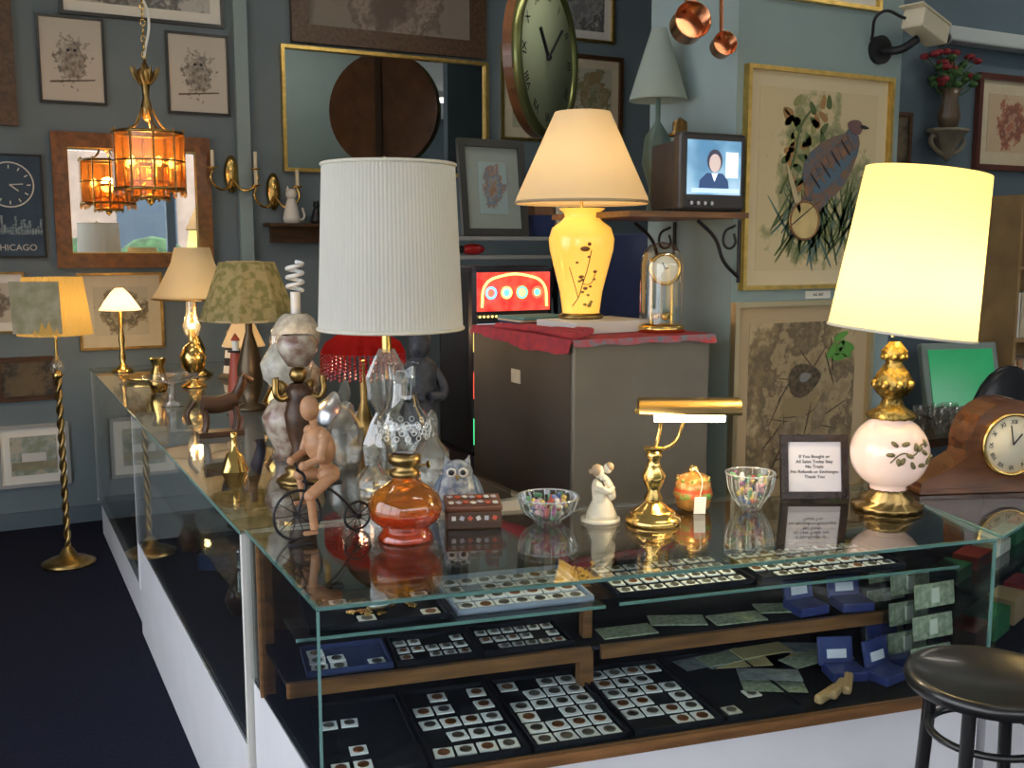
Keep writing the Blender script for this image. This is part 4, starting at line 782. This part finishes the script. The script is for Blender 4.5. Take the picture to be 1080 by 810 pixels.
box("stand",-.23,.23,-.2,.2,0,.62,M("slot_stand",(.04,.03,.05),.5));box("cabinet_body",-.23,.23,-.2,.2,.62,1.56,SM,bev=.03)
box("top_glass_panel",-.20,.20,-.212,-.198,1.34,1.53,M("slot_red_panel",(.5,.03,.03),.2,es=.8,ec=(.9,.05,.04),col2=(.6,.3,.2),sc=14));box("reel_window",-.20,.20,-.215,-.198,1.12,1.28,M("reel_window",(.6,.7,.75),.2,es=.45,ec=(.6,.85,1)))
NG=M("neon_green",(.1,1,.3),.3,es=2.5,ec=(.1,1,.35));NR=M("neon_red",(1,.1,.05),.3,es=2.5,ec=(1,.1,.05));NB=M("neon_blue",(.1,.4,1),.3,es=2.5,ec=(.1,.5,1));NY=M("neon_yellow",(1,.8,.2),.3,es=2,ec=(1,.75,.2))
tube("top_arch_neon",[(-.18,-.218,1.36),(-.16,-.218,1.47),(-.08,-.218,1.51),(.08,-.218,1.51),(.16,-.218,1.47),(.18,-.218,1.36)],.006,NY)
for i in range(4):
    x=-.13+i*.085;ring("prize_ring",(x,-.218,1.43),.026,.005,(NB,NY,NG,NR)[i],rot=(pi/2,0,0),n=16,m=6);sph("prize_cherry",(x,-.216,1.43),.018,(NR,NB,NY,NG)[i],(1,.3,1),seg=10)
for i in range(5):
    sph("reel_symbol",(-.16+i*.08,-.215,1.20),.026,M("sym%d"%(i%3),((.7,.1,.05),(.1,.4,.7),(.8,.6,.1))[i%3],.3,es=.5),(1,.2,1),seg=12)
for i in range(18): sph("marquee_bulb",(-.19+i*.0224,-.214,1.315),.006,NY,seg=6)
box("belly_panel",-.20,.20,-.212,-.198,.68,.99,M("belly_glow",(.03,.2,.2),.3,es=.35,ec=(.05,.35,.4),col2=(.5,.05,.05),sc=9))
for k,(x,z,r,mt) in enumerate([(-.12,.86,.075,NG),(-.12,.83,.04,NR),(.05,.85,.08,NB)]): ring("belly_neon",(x,-.22,z),r,.009,mt,rot=(pi/2,0,0))
for (z0,mt) in ((.75,NG),(.98,NR),(1.21,NY)): cyl("side_neon",(-.215,-.205,z0),.006,.13,mt,n=8)
for i in range(6): cyl("play_button",(-.15+i*.06,-.26,1.045),.018,.02,(MC["sym0"],MC["sym1"],MC["sym2"])[i%3],n=12)
box("coin_shelf",-.2,.2,-.29,-.2,1.0,1.04,SM,bev=.01);tube("pull_lever",[(.24,-.05,1.1),(.29,-.06,1.2),(.29,-.06,1.4)],.012,STEEL);sph("lever_knob",(.29,-.06,1.42),.03,BLK)
grp("navy_storage_cabinet",(3.18,4.45,0));box("body",-.26,.3,-.25,.25,0,1.72,M("navy_lacquer",(.02,.03,.08),.4),bev=.01)
for s in(-1,1): box("door_panel",.02+s*.14-.12,.02+s*.14+.12,-.262,-.25,.06,1.66,MC["navy_lacquer"],bev=.004);cbox("door_handle",(.02+s*.03,-.27,.95),(.012,.02,.12),BRASS)
# ------------------------------------------------------------------ right back: desk, screen, chair, hutch
grp("back_desk");box("desk_top",3.6,5.6,3.25,3.88,.73,.77,DWOOD)
for x in(3.65,5.55): 
    for y in(3.3,3.83): box("desk_leg",x-.03,x+.03,y-.03,y+.03,0,.73,DWOOD)
grp("green_screen_monitor",(4.40,3.55,.771),rot=(0,0,-.25));cbox("bezel",(0,0,.22),(.44,.04,.36),M("monitor_case",(.22,.27,.25),.4),rot=(-.25,0,0),bev=.01);cbox("screen",(0,-.022,.225),(.37,.006,.29),M("green_screen",(.02,.15,.07),.15,es=.30,ec=(.03,.50,.16),col2=(.02,.25,.10),sc=3),rot=(-.25,0,0));cbox("base",(0,.05,.01),(.26,.18,.02),BLK);cbox("neck",(0,.04,.06),(.05,.04,.1),BLK)
grp("black_office_chair",(3.95,2.80,0));cbox("seat",(0,0,.48),(.46,.46,.08),BLK,bev=.03);sph("backrest",(.05,.18,.86),.24,BLK,(1,.22,1.15));cyl("post",(0,0,.25),.03,.42,IRON);tube("back_bar",[(0,.15,.46),(.03,.24,.55),(.05,.22,.75)],.02,IRON)
for i in range(5): a=i*1.257;tube("base_arm",[(0,0,.08),(.27*math.cos(a),.27*math.sin(a),.045)],.018,IRON);sph("caster",(.27*math.cos(a),.27*math.sin(a),.025),.025,BLK,seg=10)
grp("wood_hutch",(5.2,3.72,.771));HW=M("honey_wood",(.42,.26,.11),.45,noise=.3,sc=6);box("hutch_back",-.38,.3,.13,.16,0,1.15,HW);box("side",-.38,-.36,-.15,.15,0,1.15,HW);box("side",.28,.3,-.15,.15,0,1.15,HW)
for z in(.0,.38,.76,1.13): box("shelf",-.36,.28,-.15,.13,z,z+.02,HW)
for i in range(10): cbox("binder",(-.30+i*.055,0,.52),(.045,.2,.24),[PAPER,CREAM,NAVY,M("bind_green",(.1,.3,.15),.5)][i%4]);cbox("folder",(-.3+i*.055,0,.15),(.04,.2,.26),[CREAM,LWOOD,PAPER][i%3])
cbox("pinned_card",(-.12,-.153,.93),(.30,.004,.16),PAPER);sph("round_emblem_plate",(-.12,-.157,.93),.05,M("plate_teal",(.15,.3,.35),.5),(1,.1,1))
grp("glass_tumblers",(4.10,3.38,.771))
for i in range(7): lathe("tumbler",[(0,0),(.03,0),(.04,.12)],CRY,((i%4)*.1-.1,(i//4)*.12-.06,0),n=16)
grp("desk_clutter",(3.80,3.65,.771));cbox("paper_stack",(0,0,.05),(.28,.2,.10),PAPER,rot=(0,0,.2));cbox("tin_box",(.0,0,.16),(.2,.14,.12),M("tin_green",(.08,.2,.12),.4),bev=.01);sph("ornament",(0,0,.27),.05,BRASS);lathe("jug",[(0,.22),(.03,.22),(.05,.28),(.03,.36),(.04,.40)],DWOOD,(.07,.0,0),n=16)
# stool
grp("black_bar_stool",(1.785,1.325,0))
lathe("seat",[(0,.752),(.145,.75),(.163,.757),(.167,.77),(.163,.783),(.153,.786),(.145,.778),(0,.770)],M("stool_black",(.012,.011,.011),.3,coat=.2),n=48)
for i in range(4):
    a=i*pi/2+.35;c,s=math.cos(a),math.sin(a);tube("leg",[(.115*c,.115*s,.755),(.13*c,.13*s,.5),(.17*c,.17*s,.0+.012)],.014,MC["stool_black"])
ring("foot_ring",(0,0,.28),.145,.009,STEEL,n=40);ring("upper_ring",(0,0,.66),.112,.008,MC["stool_black"],n=40)
# ------------------------------------------------------------------ world + camera
w=bpy.data.worlds.new("daylight");S.world=w;w.use_nodes=True;bg=w.node_tree.nodes["Background"];bg.inputs[0].default_value=(.94,.95,1,1);bg.inputs[1].default_value=3.8
cam=bpy.data.cameras.new("camera");cam.lens=36;cam.sensor_width=36;co=bpy.data.objects.new("camera",cam);COL.objects.link(co);co.location=(0,0,1.65);co.rotation_euler=(math.radians(82.4),0,math.radians(-27.3));S.camera=co
S.view_settings.view_transform='Standard'
S.view_settings.look='None'
S.view_settings.exposure=0.2
